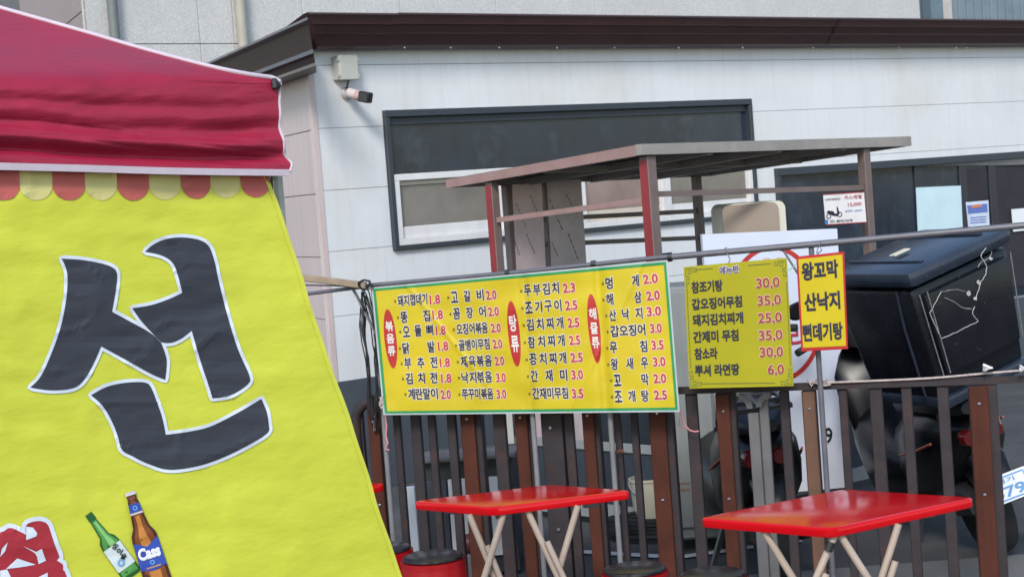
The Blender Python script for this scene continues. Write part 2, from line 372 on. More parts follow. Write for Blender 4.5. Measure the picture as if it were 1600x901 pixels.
# papers taped to the right-hand window
def sheet(name, quad, off, mat, label, cat, pl=None):
    pl = pl or W1; p = [pl.at(x, y, off) for x, y in quad]; n = pl.n * .002
    return tag(obj(name, hexa([q + n for q in p] + p), mat), label, cat)
sheet('paper_sheet', [(1434, 362), (1504, 355), (1501, 290), (1431, 293)], -.003, M('pale_blue_paper', (.50, .66, .72), .5, .08, 4), 'large blank pale blue paper sheet taped to the tinted window', 'paper')
lf = thing('window_leaflet', 'small blue and white leaflet beside the blank sheet on the tinted window', 'leaflet', W1.at(1530, 357, -.03))
Q = lambda a, b, c, d, off: ([W1.at(*p, off) + W1.n * .002 for p in (a, b, c, d)] + [W1.at(*p, off) for p in (a, b, c, d)], list(BOXF))
obj('paper', Q((1513, 357), (1546, 354), (1544, 313), (1509, 316), -.003), M('leaflet_white', (.55, .62, .75), .5), lf)
obj('printed_band', Q((1513, 334), (1543, 331), (1542, 318), (1511, 321), 0.0), M('leaflet_blue', (.10, .16, .45), .5), lf)
obj('printed_band', Q((1518, 325), (1534, 323), (1534, 319), (1517, 321), .003), M('leaflet_orange', (.6, .2, .08), .5), lf)
for k in range(3): obj('printed_line', Q((1516, 341 + k * 4), (1541, 339 + k * 4), (1541, 337.5 + k * 4), (1516, 339.5 + k * 4), 0.0), M('leaflet_blue', (.1, .16, .45)), lf)
sheet('paper_notice', [(1583, 362), (1640, 356), (1638, 322), (1580, 327)], -.003, PAPER, 'white notice on the tinted window, cut by the right picture edge', 'paper')

# ------------------------------------------------------------------ camera and junction box on the wall
JB = M('junction_box_grey', (.42, .43, .39), .5, .08, 8)
jb = thing('junction_box', 'grey plastic junction box fixed high on the white wall above the camera', 'junction box', W1.at(546, 126))
a0, z1_ = W1.sz(530, 87, .09); a1, z0_ = W1.sz(561, 124, .09)
obj('box', pbox(W1, a0, a1, z0_, z1_, .001, .075, .006), JB, jb)
obj('lid', pbox(W1, a0 - .003, a1 + .003, z0_ - .003, z1_ + .003, .0755, .09, .005), JB, jb)
for a in (a0 - .004, a1 + .004):
    for z in (z0_ + .025, z1_ - .025): obj('latch', pbox(W1, a - .004, a + .004, z - .008, z + .008, .066, .093), JB, jb)
sc_ = thing('security_camera', 'white bullet security camera with black hood on the white wall', 'security camera', W1.at(545, 148))
q = W1.at(541, 146, .0); A = Matrix((W1.e, V((0, 0, 1)), W1.n)).transposed()
CAMM = M('camera_grey', (.38, .36, .36), .35, .08, 10)
obj('mount', lathe([(.042, .001), (.042, .012), (.036, .022), (.022, .028), (.018, .05)], 20, A, q), CAMM, sc_, True)
b0 = W1.at(549, 146, .07); b1 = W1.at(566, 151, .15); b2 = W1.at(579, 153.5, .20)
obj('arm', tube([q + W1.n * .04, b0], .016, 10), CAMM, sc_, True)
obj('body', tube([b0 - (b1 - b0).normalized() * .02, b0, b1], .031, 16), M('camera_white', (.55, .5, .5), .35), sc_, True)
dd = (b2 - b1).normalized(); obj('hood', bevel(bar(b1 - dd * .015, b2, .072, .066, bv=0), .008), M('camera_black', (.02, .02, .024), .3), sc_)
obj('lens', tube([b2 - dd * .004, b2 + dd * .004], .02, 12), M('lens_glass', (.01, .01, .012), .05), sc_, True)
obj('label_sticker', tube([b1 - dd * .045, b1 - dd * .02], .0315, 16, cap=False), M('camera_sticker', (.45, .28, .28), .5), sc_, True)
cb = tag(obj('camera_cable', tube([W1.at(546, 122, .05), W1.at(544, 128, .04), W1.at(542, 136, .04), q + W1.n * .03], .006, 6), BLACKP), 'short black cable between the junction box and the security camera', 'cable')

# ------------------------------------------------------------------ stone building behind
GR = M_granite('grey_granite', (.55, .55, .545), '#a6a8aa'); GRP = M_granite('pink_shaded_granite', (.33, .28, .27), '#8b7b78')  # second granite: pinkish light and shade of the left face put into its colour
B0 = atY(131, 40, 19.0); G1 = Plane(B0, d1); G2 = Plane(B0, -d2)
stone = thing('stone_building', 'tall grey granite clad building rising behind the white shop', 'building', (B0.x, B0.y, 0))
zs = G1.sz(260, 69)[1]
HT = 9.0; GL = 22.0
ringb = [G2.P(-.02, 0, -.03), G1.P(.02, 0, -.03), G1.P(GL, 0, -.03), G1.P(GL, 0, -8), G2.P(-9, 0, -.03)]
obj('wall_core', (ringb + [p + V((0, 0, HT)) for p in ringb], [(0, 1, 2, 3, 4), (9, 8, 7, 6, 5)] + [(i, (i + 1) % 5, (i + 1) % 5 + 5, i + 5) for i in range(5)]), M('granite_joint', (.14, .14, .14), .9), stone)
xs = [0] + [G1.sz(px, 40)[0] for px in (175, 311, 365)] + [G1.sz(px, 10)[0] for px in (472, 625, 775, 930, 1085, 1262, 1437)]
zrow = [zs - 3.3, zs - 2.2, zs - 1.1, zs, zs + 1.1, zs + 2.2]
for i in range(len(xs) - 1):
    for j in range(len(zrow) - 1):
        obj('granite_panel', pbox(G1, xs[i] + .004, xs[i + 1] - .004, zrow[j] + .004, zrow[j + 1] - .004, -.028, random.uniform(0, .002), .004), GR, stone)
x2 = [0, -.62, -1.9, -3.2, -5]
for i in range(len(x2) - 1):
    zz = [zs - 2.4, zs - .75, zs + .35, zs + 1.4, zs + 2.4]
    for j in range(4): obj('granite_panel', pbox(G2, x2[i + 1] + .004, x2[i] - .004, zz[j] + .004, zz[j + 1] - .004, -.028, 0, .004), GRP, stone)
for px, r, mt in ((171.5, .055, M('pipe_greygreen', (.13, .15, .15), .5)), (371, .06, M('pipe_beige', (.33, .32, .27), .4))):
    s = G1.sz(px, 40)[0]; obj('drainpipe', tube([G1.P(s, .2, .09), G1.P(s, HT, .09)], r, 12), mt, stone, True)
s0 = G1.sz(1440, 10)[0]; zst = zs - .4
gw = obj('window', pbox(G1, s0, s0 + 2.0, zst, zst + 3, -.027, -.01), M('bluegrey_glass', (.10, .15, .19), .25, .25, 2), stone)
s9 = G1.sz(1474, 10)[0]; s10 = G1.sz(1483, 10)[0]
obj('frame', pbox(G1, s9, s10, zst, zst + 3, -.0085, .05), M('pale_frame', (.45, .43, .40), .4), gw)
obj('frame', pbox(G1, s0, s0 + .2, zst, zst + 3, -.0085, .02), M('bluegrey_dark', (.06, .09, .12), .4), gw)
s = s10 + .02
while s < G1.sz(1640, 10)[0]:
    obj('shutter_slat', pbox(G1, s, s + .19, zst, zst + 3, -.0085, .012, .004), M('shutter', (.16, .21, .25), .5, .2, 3, streak=.3), gw); s += .215

# ------------------------------------------------------------------ steel kiosk frame in front of the shop
d1p = V((-d1.y, d1.x, 0))                                  # towards the left and back
K0 = atY(1003, 236, 8.9)
KF = Plane(K0, d1); KL = Plane(K0, -d1p)                    # front face, left face (e towards the near corner)
kiosk = thing('kiosk_frame', 'unfinished brown steel kiosk frame with flat roof in front of the shop', 'kiosk', (K0.x, K0.y, 0))
LX = KF.sz(1424, 221)[0]; LY = -KL.sz(697, 290)[0]
zn_t, zn_b = KF.sz(1003, 225)[1], KF.sz(1003, 242)[1]
zr_t, zr_b = KF.sz(1424, 213)[1], KF.sz(1424, 228)[1]
zl_t, zl_b = KL.sz(697, 281)[1], KL.sz(697, 294)[1]
def kp(a, b, z, dz=0): return K0.xy.to_3d() + d1 * a + d1p * b + V((0, 0, z))
def zt_(a, b): return zn_t + (zr_t - zn_t) * a / LX + (zl_t - zn_t) * b / LY
def zb_(a, b): return zn_b + (zr_b - zn_b) * a / LX + (zl_b - zn_b) * b / LY
def kfascia(p, q, mat, inn):
    (a0, b0), (a1, b1) = p, q; ia, ib = inn; t = .045
    return obj('roof_fascia', hexa([kp(a0, b0, zb_(a0, b0)), kp(a1, b1, zb_(a1, b1)), kp(a1, b1, zt_(a1, b1)), kp(a0, b0, zt_(a0, b0)),
        kp(a0 + ia * t, b0 + ib * t, zb_(a0, b0)), kp(a1 + ia * t, b1 + ib * t, zb_(a1, b1)), kp(a1 + ia * t, b1 + ib * t, zt_(a1, b1)), kp(a0 + ia * t, b0 + ib * t, zt_(a0, b0))]), mat, kiosk)
PINKST = M('pink_lit_brown_steel', (.27, .17, .155), .5, .15, 8, .0005, 60)  # left fascia and rail: pinkish light from the left put into the colour
kfascia((0, 0), (LX, 0), STEELG, (0, 1)); kfascia((0, .046), (0, LY), PINKST, (1, 0))
kfascia((LX, .046), (LX, LY), STEELG, (-1, 0)); kfascia((.046, LY), (LX - .046, LY), STEELG, (0, -1))
DARKU = M('dark_roof_underside', (.045, .045, .05), .6, .2, 5)
m_ = .05
obj('roof_sheet', hexa([kp(a, b, zb_(a, b) + .035 + dz) for dz in (0, .02) for a, b in ((m_, m_), (LX - m_, m_), (LX - m_, LY - m_), (m_, LY - m_))]), DARKU, kiosk)
for k in (.25, .5, .75):
    obj('roof_beam', bar(kp(LX * k, m_, zb_(LX * k, m_) + .012), kp(LX * k, LY - m_, zb_(LX * k, LY) + .012), .04, .04), STEELG, kiosk)
obj('roof_beam', bar(kp(m_, LY * .5, zb_(0, LY * .5) + .008), kp(LX - m_, LY * .5, zb_(LX, LY * .5) + .008), .035, .03), STEELG, kiosk)
REDST = M('red_light_steel', (.22, .022, .028), .4, .15, 8)  # red light from the left, painted as thin strips on two posts
def plan_on(px, py, pl, off): 
    q = pl.at(px, py, off); return V((q.x, q.y, 0))
BK = Plane(kp(0, LY - .08, 0), d1)                          # back line of the kiosk
posts = {}
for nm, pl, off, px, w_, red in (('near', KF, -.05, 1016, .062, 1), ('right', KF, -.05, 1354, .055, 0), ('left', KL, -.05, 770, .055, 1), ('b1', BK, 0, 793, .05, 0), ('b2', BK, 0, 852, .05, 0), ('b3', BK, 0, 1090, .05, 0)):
    q = plan_on(px, 310, pl, off); posts[nm] = q
    rel = q - K0.xy.to_3d(); a, b = rel.dot(d1), rel.dot(d1p)
    zt2 = zb_(a, b) - .002; h = w_ / 2
    po = obj('post', bevel(hexa([q + d1 * x * h + d1p * y * h + V((0, 0, z)) for z in (0, zt2) for x, y in ((-1, -1), (1, -1), (1, 1), (-1, 1))]), .004), STEEL, kiosk)
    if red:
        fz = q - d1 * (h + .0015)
        o = obj('red_light_side', hexa([fz + d1 * x * .0015 + d1p * y * (h - .004) + V((0, 0, z)) for z in (.3, zt2 - .02) for x, y in ((-1, -1), (1, -1), (1, 1), (-1, 1))]), REDST, po)
        o['label'] = 'post side with red light from the left painted on'
def krail(a, b, z0, z1, mat=STEEL, w_=.028):
    A_, B_ = posts[a] if isinstance(a, str) else a, posts[b] if isinstance(b, str) else b
    d = (B_ - A_).normalized() * .032
    obj('rail', bar(A_ + d + V((0, 0, z0)), B_ - d + V((0, 0, z1)), w_, w_), mat, kiosk)
krail('left', 'near', KL.sz(772, 344, -.05)[1], KL.sz(1003, 313, -.05)[1], PINKST)
krail('near', 'right', KF.sz(1028, 303, -.05)[1], KF.sz(1348, 293, -.05)[1])
krail('b1', 'b3', BK.sz(800, 345)[1], BK.sz(1085, 330)[1])
krail('b1', 'b3', BK.sz(800, 384)[1], BK.sz(1085, 372)[1])
# film-wrapped panels on the back line
FILM = M('protective_film', (.62, .50, .53), .3, .2, 6, .001, 12)
FILMD = M('film_print', (.12, .10, .13), .5)
for n_, (quad, mat) in enumerate((([(802, 425), (846, 420), (846, 283), (801, 291)], FILM), ([(857, 420), (914, 414), (908, 280), (855, 284)], M('protective_film_grey', (.50, .44, .46), .3, .2, 6, .001, 12)))):
    p = [BK.at(x, y, .032) for x, y in quad]; p[0].z = p[1].z = .15
    pn = obj('wrapped_panel', hexa(p + [v - BK.n * .02 for v in p]), mat, kiosk)
    x0 = quad[0][0]; x1 = quad[1][0]
    for (ax, ay, bx, by) in ((806, 318, 822, 355), (828, 305, 843, 340), (804, 375, 812, 400), (822, 365, 836, 398), (858, 310, 880, 362), (884, 303, 902, 335), (862, 378, 872, 402), (888, 365, 904, 408)):
        if x0 - 2 < ax and bx < x1 + 8:
            for k in range(5):
                t0, t1 = k / 5, k / 5 + .14
                obj('print_dash', bar(BK.at(ax + (bx - ax) * t0, ay + (by - ay) * t0, .0335), BK.at(ax + (bx - ax) * t1, ay + (by - ay) * t1, .0335), .006, .002), FILMD, pn)
# glazed lower walls of the kiosk
GLL = M('kiosk_lower_glass', (.035, .045, .058), .15, .3, 3, streak=.3); FRL = M('kiosk_light_frame', (.22, .23, .23), .4)
def low(a, b, z1, mat):
    A_, B_ = posts[a], posts[b]; d = (B_ - A_).normalized(); n = V((d.y, -d.x, 0)) * .01
    A_, B_ = A_ + d * .035, B_ - d * .035
    lp = obj('lower_panel', hexa([A_ - n + V((0, 0, .12)), B_ - n + V((0, 0, .12)), B_ - n + V((0, 0, z1)), A_ - n + V((0, 0, z1)), A_ + n + V((0, 0, .12)), B_ + n + V((0, 0, .12)), B_ + n + V((0, 0, z1)), A_ + n + V((0, 0, z1))]), mat, kiosk)
    obj('frame', bar(A_ + V((0, 0, z1 + .021)), B_ + V((0, 0, z1 + .021)), .04, .04), FRL, lp)
    obj('frame', bar(A_ + V((0, 0, .08)), B_ + V((0, 0, .08)), .05, .075), FRL, lp)
low('left', 'near', .40, GLL); low('near', 'right', .55, GLL); low('b1', 'b3', .5, GLL)
fl = KL.at(797, 700, .02); obj('light_stile', bar(V((fl.x, fl.y, 0)), V((fl.x, fl.y, .85)), .05, .03, up=V((0, 1, 0))), M('pale_stile', (.35, .36, .34), .4), kiosk)

# scooter rental placard
ad = thing('advert_placard', 'white placard with scooter picture hung on the kiosk post', 'placard', KF.at(1320, 350, .02))
def kq(pts, off, th=.002): p = [KF.at(x, y, off) for x, y in pts]; return hexa([v + KF.n * th for v in p] + p)
obj('board', kq([(1290, 351), (1353, 347), (1349, 300), (1286, 304)], .02, .004), M('placard_white', (.75, .72, .72), .4), ad)
for a, b in (((1286, 304), (1349, 300)), ((1290, 351), (1353, 347))):
    obj('border', kq([(a[0], a[1] + .6), (b[0], b[1] + .6), (b[0], b[1] - .6), (a[0], a[1] - .6)], .0245), REDPR, ad)
adm = lambda x, y, z=0: KF.at(x, y, .0245 + z)
for s_, x0, x1, yc, h, mt in (('리스/렌탈', 1320, 1347, 308.5, 6, PRICE), ('12,000', 1325, 1346, 320, 6, PRICE), ('고스락 모터바이크', 1289, 1313, 312, 3.6, NAVY), ('무이자 / 초저가', 1321, 1347, 330, 3.4, M('blue_print', (.04, .2, .5), .6)), ('031-8042-5678', 1297, 1332, 346, 4, NAVY)):
    obj('lettering', text_px(s_, x0, x1, yc, h, -.06, .08, adm, .01)[0], mt, ad)
for cx, cy in ((1295, 338), (1312, 335)):
    obj('scooter_print', ring([(cx + 3.2 * math.cos(t * .52), cy + 3.6 * math.sin(t * .52)) for t in range(12)], .8, .8, adm), NAVY, ad)
obj('scooter_print', fill([(1291, 333), (1294, 329), (1302, 330), (1305, 334), (1308, 333), (1307, 323), (1309, 323), (1312, 334), (1308, 338), (1300, 337), (1297, 334)], adm), NAVY, ad)
obj('logo_mark', fill([(1289, 350), (1294, 350), (1294, 343), (1289, 343.5)], lambda x, y: adm(x, y, .001)), M('blue_print', (.04, .2, .5)), ad)

# ------------------------------------------------------------------ cabinets and round-logo board behind the fence
BEIGEC = M('beige_cabinet_paint', (.25, .20, .16), .45, .1, 5); BEIGEL = M('pale_cabinet_side', (.50, .49, .42), .45, .08, 5)
CBp = Plane(atY(1130, 340, 9.55), (1, .1))
bc = thing('beige_cabinet', 'beige cabinet with rounded top corners behind the round-logo board', 'cabinet', CBp.at(1180, 400))
def rrect(a0, a1, z0, z1, r, n=6):
    o = [(a0, z0), (a1, z0)]
    for k in range(n + 1): t = math.pi / 2 * k / n; o.append((a1 - r + r * math.cos(t), z1 - r + r * math.sin(t)))
    for k in range(n + 1): t = math.pi / 2 * (1 + k / n); o.append((a0 + r + r * math.cos(t), z1 - r + r * math.sin(t)))
    return o
a0, zt2 = CBp.sz(1128, 322); a1, _ = CBp.sz(1216, 318)
obj('front', extr(CBp, rrect(a0, a1, .1, zt2, .035), -.02, 0), BEIGEC, bc, True)
obj('body', extr(Plane(CBp.p + CBp.e * .03 - CBp.n * .021, CBp.e), rrect(a0, a1 + .012, .1, zt2 + .006, .04), -.4, 0), BEIGEL, bc, True)
CGp = Plane(atY(1040, 500, 8.5), (1, -.05))
gc = thing('grey_cabinet', 'pale grey upright metal cabinet standing behind the fence', 'cabinet', CGp.at(1080, 800))
a0, zt3 = CGp.sz(1046, 449); a1, _ = CGp.sz(1103, 447)
GC = M('grey_cabinet_paint', (.20, .215, .215), .4, .12, 4, streak=.3)
obj('body', pbox(CGp, a0 - .06, a1, .06, zt3, -.45, 0, .012), GC, gc)
obj('door', pbox(CGp, a0 - .05, a1 - .01, .12, zt3 - .02, .002, .018, .006), GC, gc)
obj('door_seam', bar(CGp.at(1110, 690, .021), CGp.at(1084, 800, .021), .004), M('seam', (.07, .07, .07)), gc)
for y in (756, 766): obj('label_plate', extr(CGp, [CGp.sz(x, yy, .02) for x, yy in ((1060, y), (1078, y - 1), (1078, y - 4), (1060, y - 3))], .019, .021), M('brown_label', (.2, .13, .1)), gc)
WBp = Plane(atY(1205, 400, 9.25), (1, .25))
wb = thing('round_logo_board', 'white standing board with red ring logo behind the menu boards', 'sign', WBp.at(1210, 800))
wq = [(1097, 366), (1308, 357), (1333, 760), (1131, 778)]
p = [WBp.at(*x) for x in wq]; WHB = M('board_white', (.52, .56, .66), .4, .05, 4)
obj('board', hexa(p + [v - WBp.n * .03 for v in p]), WHB, wb)
wm = lambda x, y, z=0: WBp.at(x, y, .002 + z)
obj('red_ring', ring([(1211 + 72 * math.cos(k * math.pi / 36) + (4 * math.sin(k * math.pi / 36)), 490 + 103 * math.sin(k * math.pi / 36)) for k in range(72)], 4, 3, wm), REDPR, wb)
for s_, x0, x1, yc, h, mt in (('리', 1234, 1256, 527, 42, PRICE), ('동 물', 1190, 1225, 406, 6, HALOP), ('9', 1289, 1301, 680, 25, BLACKP)):
    obj('lettering', text_px(s_, x0, x1, yc, h, -.04, .08, wm, .02)[0], mt, wb)
for a in (1140, 1310):
    q = WBp.at(a, 700, -.04); obj('stand_leg', bar(V((q.x, q.y, 0)), V((q.x, q.y, .5)), .03, .02, up=V((0, 1, 0))), PIPEL, wb)
# clutter behind the fence, left
SCp = Plane(atY(720, 760, 8.3), (1, -.05))
st = thing('storage_cupboard', 'low dark cupboard with white doors and weathered board top behind the fence', 'cupboard', SCp.at(720, 830))
a0, z1_ = SCp.sz(660, 722); a1, _ = SCp.sz(800, 715)
obj('board_top', bevel(pbox(SCp, a0 - .01, a1 + .02, z1_, z1_ + .02, -.22, .05), .004), M('weathered_board', (.12, .11, .11), .8, .35, 14, .002, 50), st)
zdd = SCp.sz(700, 748)[1]
obj('body', pbox(SCp, a0, a1, .02, z1_ - .002, -.45, 0), M('cupboard_dark', (.03, .034, .04), .6), st)
for x0, x1, mt in ((662, 701, M('cupboard_grey_door', (.045, .052, .06), .5)), (703, 722, SASHW), (724, 752, SASHW), (754, 796, SASHW)):
    obj('door', pbox(SCp, SCp.sz(x0, 790)[0], SCp.sz(x1, 790)[0], .10, zdd, .002, .02, .003), mt, st)
pb = thing('white_post_board', 'narrow white board standing upright between dark fence slats', 'board', SCp.at(640, 860, .15))
pp = [SCp.at(x, y, .2) for x, y in ((641, 862), (656, 859), (648, 758), (632, 760))]
obj('board', bevel(hexa([v + SCp.n * .02 for v in pp] + pp), .003), M('white_board_paint', (.50, .55, .60), .5, .1, 6, streak=.3), pb)
obj('foot', bar(V((pp[0].x - .02, pp[0].y, .0)), (pp[0] + pp[1]) / 2, .03), PIPEL, pb)
by = SCp.at(733, 848, .25); br = .045
prof_ = [(.004, -1.0), (.35, -.94), (.7, -.71), (.94, -.34), (1, 0), (.94, .34), (.7, .71), (.35, .94), (.15, 1.0), (.15, 1.25), (.004, 1.25)]
bo = thing('buoy', 'small dark red round float lying behind the fence', 'buoy', V((by.x, by.y, by.z - br)))
bu = obj('ball', lathe([(r * br, h * br) for r, h in prof_], 18, Matrix.Rotation(.7, 3, 'Y'), by), M('dark_red_rubber', (.11, .02, .022), .5), bo, True)
obj('block', pbox(Plane((by.x, by.y), (1, 0)), -.06, .06, 0, by.z - br, -.06, .06, .004), M('cinder_block', (.14, .14, .14), .9, .2, 12), bo)
hb = Plane(atY(1060, 830, 8.2), (1, 0)); pts = []
hc = atZ(1060, 838, .0)
for k in range(150):
    t = k * 2 * math.pi / 24; pts.append(V((hc.x + (.33 + .02 * math.sin(k * 1.3)) * math.cos(t), hc.y + .16 * math.sin(t) + .01 * math.sin(k), .02 + k * .0007)))
tag(obj('hose_coil', tube(pts, .014, 6), BLACKP, smooth=True), 'coil of black hose lying on the ground behind the fence', 'hose')
bk = atZ(1018, 832, 0)
bkt = thing('bucket', 'cream plastic bucket beside the black hose behind the fence', 'bucket', bk)
obj('pail', lathe([(.004, .004), (.07, .004), (.075, .02), (.095, .27), (.1, .272), (.1, .285), (.09, .285), (.07, .03), (.004, .03)], 20, at=bk), M('cream_plastic', (.36, .35, .29), .45, .1, 5), bkt, True)
obj('handle', tube([bk + V((.1 * math.cos(t), -.02 - .06 * math.sin(t), .27 - .08 * math.sin(t))) for t in [k * math.pi / 10 for k in range(11)]], .004, 6), PIPEL, bkt)

# ------------------------------------------------------------------ scooters
SBLK = M('scooter_black', (.006, .0065, .008), .3, .2, 6, spec=.3); SGR = M('scooter_grey', (.022, .023, .028), .4, .2, 6)
RUB = M('tyre_rubber', (.012, .012, .013), .8, .2, 20); CHR = M('chrome', (.5, .5, .52), .2, metal=1); ORG = M('orange_stripe', (.45, .07, .02), .4)
SEAT = M('seat_vinyl', (.010, .012, .018), .5, .2, 14, .0008, 80)
def loft(secs, n=16):                                       # secs: (y, zc, half width, half height, squareness)
    vs_, fs = [], []
    for y, zc, hw, h2, sq in secs:
        for j in range(n):
            a = 2 * math.pi * j / n; c, s = math.cos(a), math.sin(a); e = 2 / sq
            vs_.append(V((math.copysign(abs(c) ** e, c) * hw, y, zc + math.copysign(abs(s) ** e, s) * h2)))
    for i in range(len(secs) - 1):
        for j in range(n): fs.append((i * n + j, i * n + (j + 1) % n, (i + 1) * n + (j + 1) % n, (i + 1) * n + j))
    fs += [tuple(range(n))[::-1], tuple((len(secs) - 1) * n + j for j in range(n))]
    return vs_, fs
def wheel(cy, r, wd):
    A_ = Matrix.Rotation(math.pi / 2, 3, 'Y')
    ty = lathe([(r * .62, -wd * .35), (r * .78, -wd * .5), (r * .94, -wd * .42), (r, -wd * .15), (r, wd * .15), (r * .94, wd * .42), (r * .78, wd * .5), (r * .62, wd * .35)], 28, A_, V((0, cy, r)))
    rm = lathe([(.02, -wd * .4), (r * .2, -wd * .3), (r * .55, -wd * .25), (r * .63, -wd * .36), (r * .63, wd * .36), (r * .55, wd * .25), (r * .2, wd * .3), (.02, wd * .4)], 28, A_, V((0, cy, r)))
    return ty, rm
def build_scooter(loc, yaw, lean, label, plate):
    root = thing('scooter', label, 'scooter', (0, 0, 0), 'scooters parked behind the fence')
    P_ = lambda n, vf, mt, par=None, sm=True: obj(n, vf, mt, par or root, sm)
    for cy, nm in ((0, 'wheel'), (1.28, 'wheel')):
        ty, rm = wheel(cy, .235, .12); o = P_(nm, ty, RUB); P_('rim', rm, SGR, o)
    P_('body', loft([(-.28, .62, .06, .05, 2.5), (-.2, .60, .13, .10, 3), (0, .54, .18, .18, 3), (.25, .48, .19, .23, 3), (.45, .42, .18, .22, 3), (.58, .36, .15, .14, 3)]), SBLK)
    P_('seat', loft([(-.3, .74, .06, .03, 2.5), (-.22, .75, .12, .05, 2.8), (0, .75, .14, .055, 3), (.25, .73, .14, .06, 3), (.45, .70, .12, .06, 2.6), (.52, .67, .07, .04, 2.4)]), SEAT)
    P_('floorboard', loft([(.45, .27, .16, .05, 4), (.7, .26, .17, .045, 4), (.95, .29, .16, .05, 4)]), SBLK)
    P_('leg_shield', loft([(.90, .32, .16, .06, 3), (.96, .55, .20, .2, 3), (1.04, .72, .20, .17, 3), (1.08, .86, .13, .08, 2.6)]), SBLK)
    P_('front_fender', loft([(1.0, .42, .05, .03, 2.4), (1.15, .50, .075, .05, 2.6), (1.32, .51, .075, .05, 2.6), (1.48, .40, .05, .03, 2.4)]), SGR)
    P_('rear_fender', loft([(-.36, .40, .05, .02, 3), (-.28, .48, .075, .04, 3), (-.1, .53, .08, .05, 3)]), SBLK)
    for s in (-1, 1): P_('fork', tube([V((s * .085, 1.28, .235)), V((s * .085, 1.12, .62))], .02, 8), SGR)
    P_('steering_column', tube([V((0, 1.10, .6)), V((0, 1.0, .98))], .03, 10), SGR)
    P_('handlebar_cover', loft([(.9, .98, .10, .05, 2.6), (.98, 1.0, .16, .07, 2.8), (1.08, .98, .12, .06, 2.6), (1.12, .95, .07, .04, 2.4)]), SBLK)
    P_('headlight', lathe([(.004, .0), (.06, .0), (.07, -.03), (.004, -.05)], 16, Matrix.Rotation(-math.pi / 2, 3, 'X'), V((0, 1.13, .93))), CHR)
    for s in (-1, 1):
        hbar = P_('handlebar', tube([V((s * .1, 1.0, 1.0)), V((s * .24, .98, 1.02)), V((s * .34, .93, 1.01))], .014, 8), SGR)
        P_('grip', tube([V((s * .25, .975, 1.02)), V((s * .36, .92, 1.01))], .019, 8), RUB, hbar)
        P_('brake_lever', tube([V((s * .22, 1.02, 1.01)), V((s * .35, .99, 1.0))], .006, 6), CHR, hbar)
        mr = P_('mirror', loft([(.955, 1.20, .055, .035, 2.6), (.965, 1.20, .065, .045, 2.6), (.985, 1.20, .05, .03, 2.4)]), SBLK)
        for v in mr.data.vertices: v.co.x += s * .27
        P_('mirror_stem', tube([V((s * .2, .99, 1.02)), V((s * .24, .98, 1.1)), V((s * .26, .965, 1.17))], .006, 6), SGR, mr)
        P_('side_stripe', tube([V((s * .176, -.1, .60)), V((s * .190, .1, .545)), V((s * .193, .35, .49))], .006, 6), ORG)
        P_('tail_lamp', loft([(-.30, .61, .03, .03, 2.5), (-.27, .61, .045, .04, 2.5), (-.24, .61, .04, .035, 2.5)]), M('tail_red', (.07, .004, .005), .2)).data.transform(Matrix.Translation((s * .06, 0, 0)))
    P_('under_cover', loft([(.40, .34, .17, .12, 2.8), (.60, .34, .22, .17, 2.8), (.85, .38, .24, .22, 2.8), (1.02, .46, .20, .20, 2.6)]), SBLK)
    P_('engine', loft([(-.1, .28, .10, .07, 3), (.05, .29, .14, .1, 3), (.3, .30, .13, .1, 3), (.42, .3, .07, .05, 3)]), SGR)
    ex = P_('exhaust', tube([V((.15, .1, .22)), V((.18, -.05, .26)), V((.18, -.3, .36)), V((.18, -.36, .38))], .05, 12), SGR)
    P_('rack', join(*[bar(V((x, -.36, .82)), V((x, .12, .82)), .018) for x in (-.12, 0, .12)], *[bar(V((-.13, y, .82)), V((.13, y, .82)), .018) for y in (-.34, -.1, .1)], bar(V((-.1, -.1, .6)), V((-.1, -.1, .81)), .02), bar(V((.1, -.1, .6)), V((.1, -.1, .81)), .02)), SGR, None, False)
    P_('side_stand', bar(V((-.12, .42, .3)), V((-.24, .38, .03)), .022), SGR, None, False)
    if plate:
        pl_ = P_('number_plate', hexa([V((x, y, z)) for y0 in (0, .004) for x, y, z in ((-.10, -.40 + y0, .32), (.10, -.40 + y0, .32), (.10, -.37 + y0, .435), (-.10, -.37 + y0, .435))]), M('plate_white', (.62, .66, .68), .4), None, False)
        BLUE = M('plate_blue', (.10, .25, .5), .5)
        def pm(x, z, o): return V((x, -.401 - o + (z - .40) * .26, z - .08))
        fr_ = [pm(-.092, .408, .001), pm(.092, .408, .001), pm(.092, .507, .001), pm(-.092, .507, .001), pm(-.086, .414, .001), pm(.086, .414, .001), pm(.086, .501, .001), pm(-.086, .501, .001)]
        P_('plate_border', (fr_, [(0, 1, 5, 4), (1, 2, 6, 5), (2, 3, 7, 6), (3, 0, 4, 7)]), BLUE, pl_, False)
        for s_, x0, x1, zc, h in (('679', -.075, .075, .442, .045), ('경기', -.04, .04, .487, .02)):
            tx = text_mesh(s_, .02); mx = [min(v.x for v in tx[0]), max(v.x for v in tx[0]), min(v.y for v in tx[0]), max(v.y for v in tx[0])]
            P_('plate_lettering', ([pm(x0 + (v.x - mx[0]) / (mx[1] - mx[0]) * (x1 - x0), zc + ((v.y - mx[2]) / (mx[3] - mx[2]) - .5) * h, .0012 + v.z * .01) for v in tx[0]], tx[1]), BLUE, pl_, False)
    root.matrix_world = Matrix.Translation(loc) @ Matrix.Rotation(yaw, 4, 'Z') @ Matrix.Rotation(lean, 4, 'Y')
    return root
YAW = math.radians(28); LEAN = math.radians(-15)
MB = Matrix.Translation(V((0, 0, 0))) @ Matrix.Rotation(YAW, 4, 'Z') @ Matrix.Rotation(LEAN, 4, 'Y')
box_c_local = V((0, -.12, 1.06))
bc_w = atY(1465, 490, 7.75)
loc = bc_w - MB @ box_c_local; dzg = loc.z
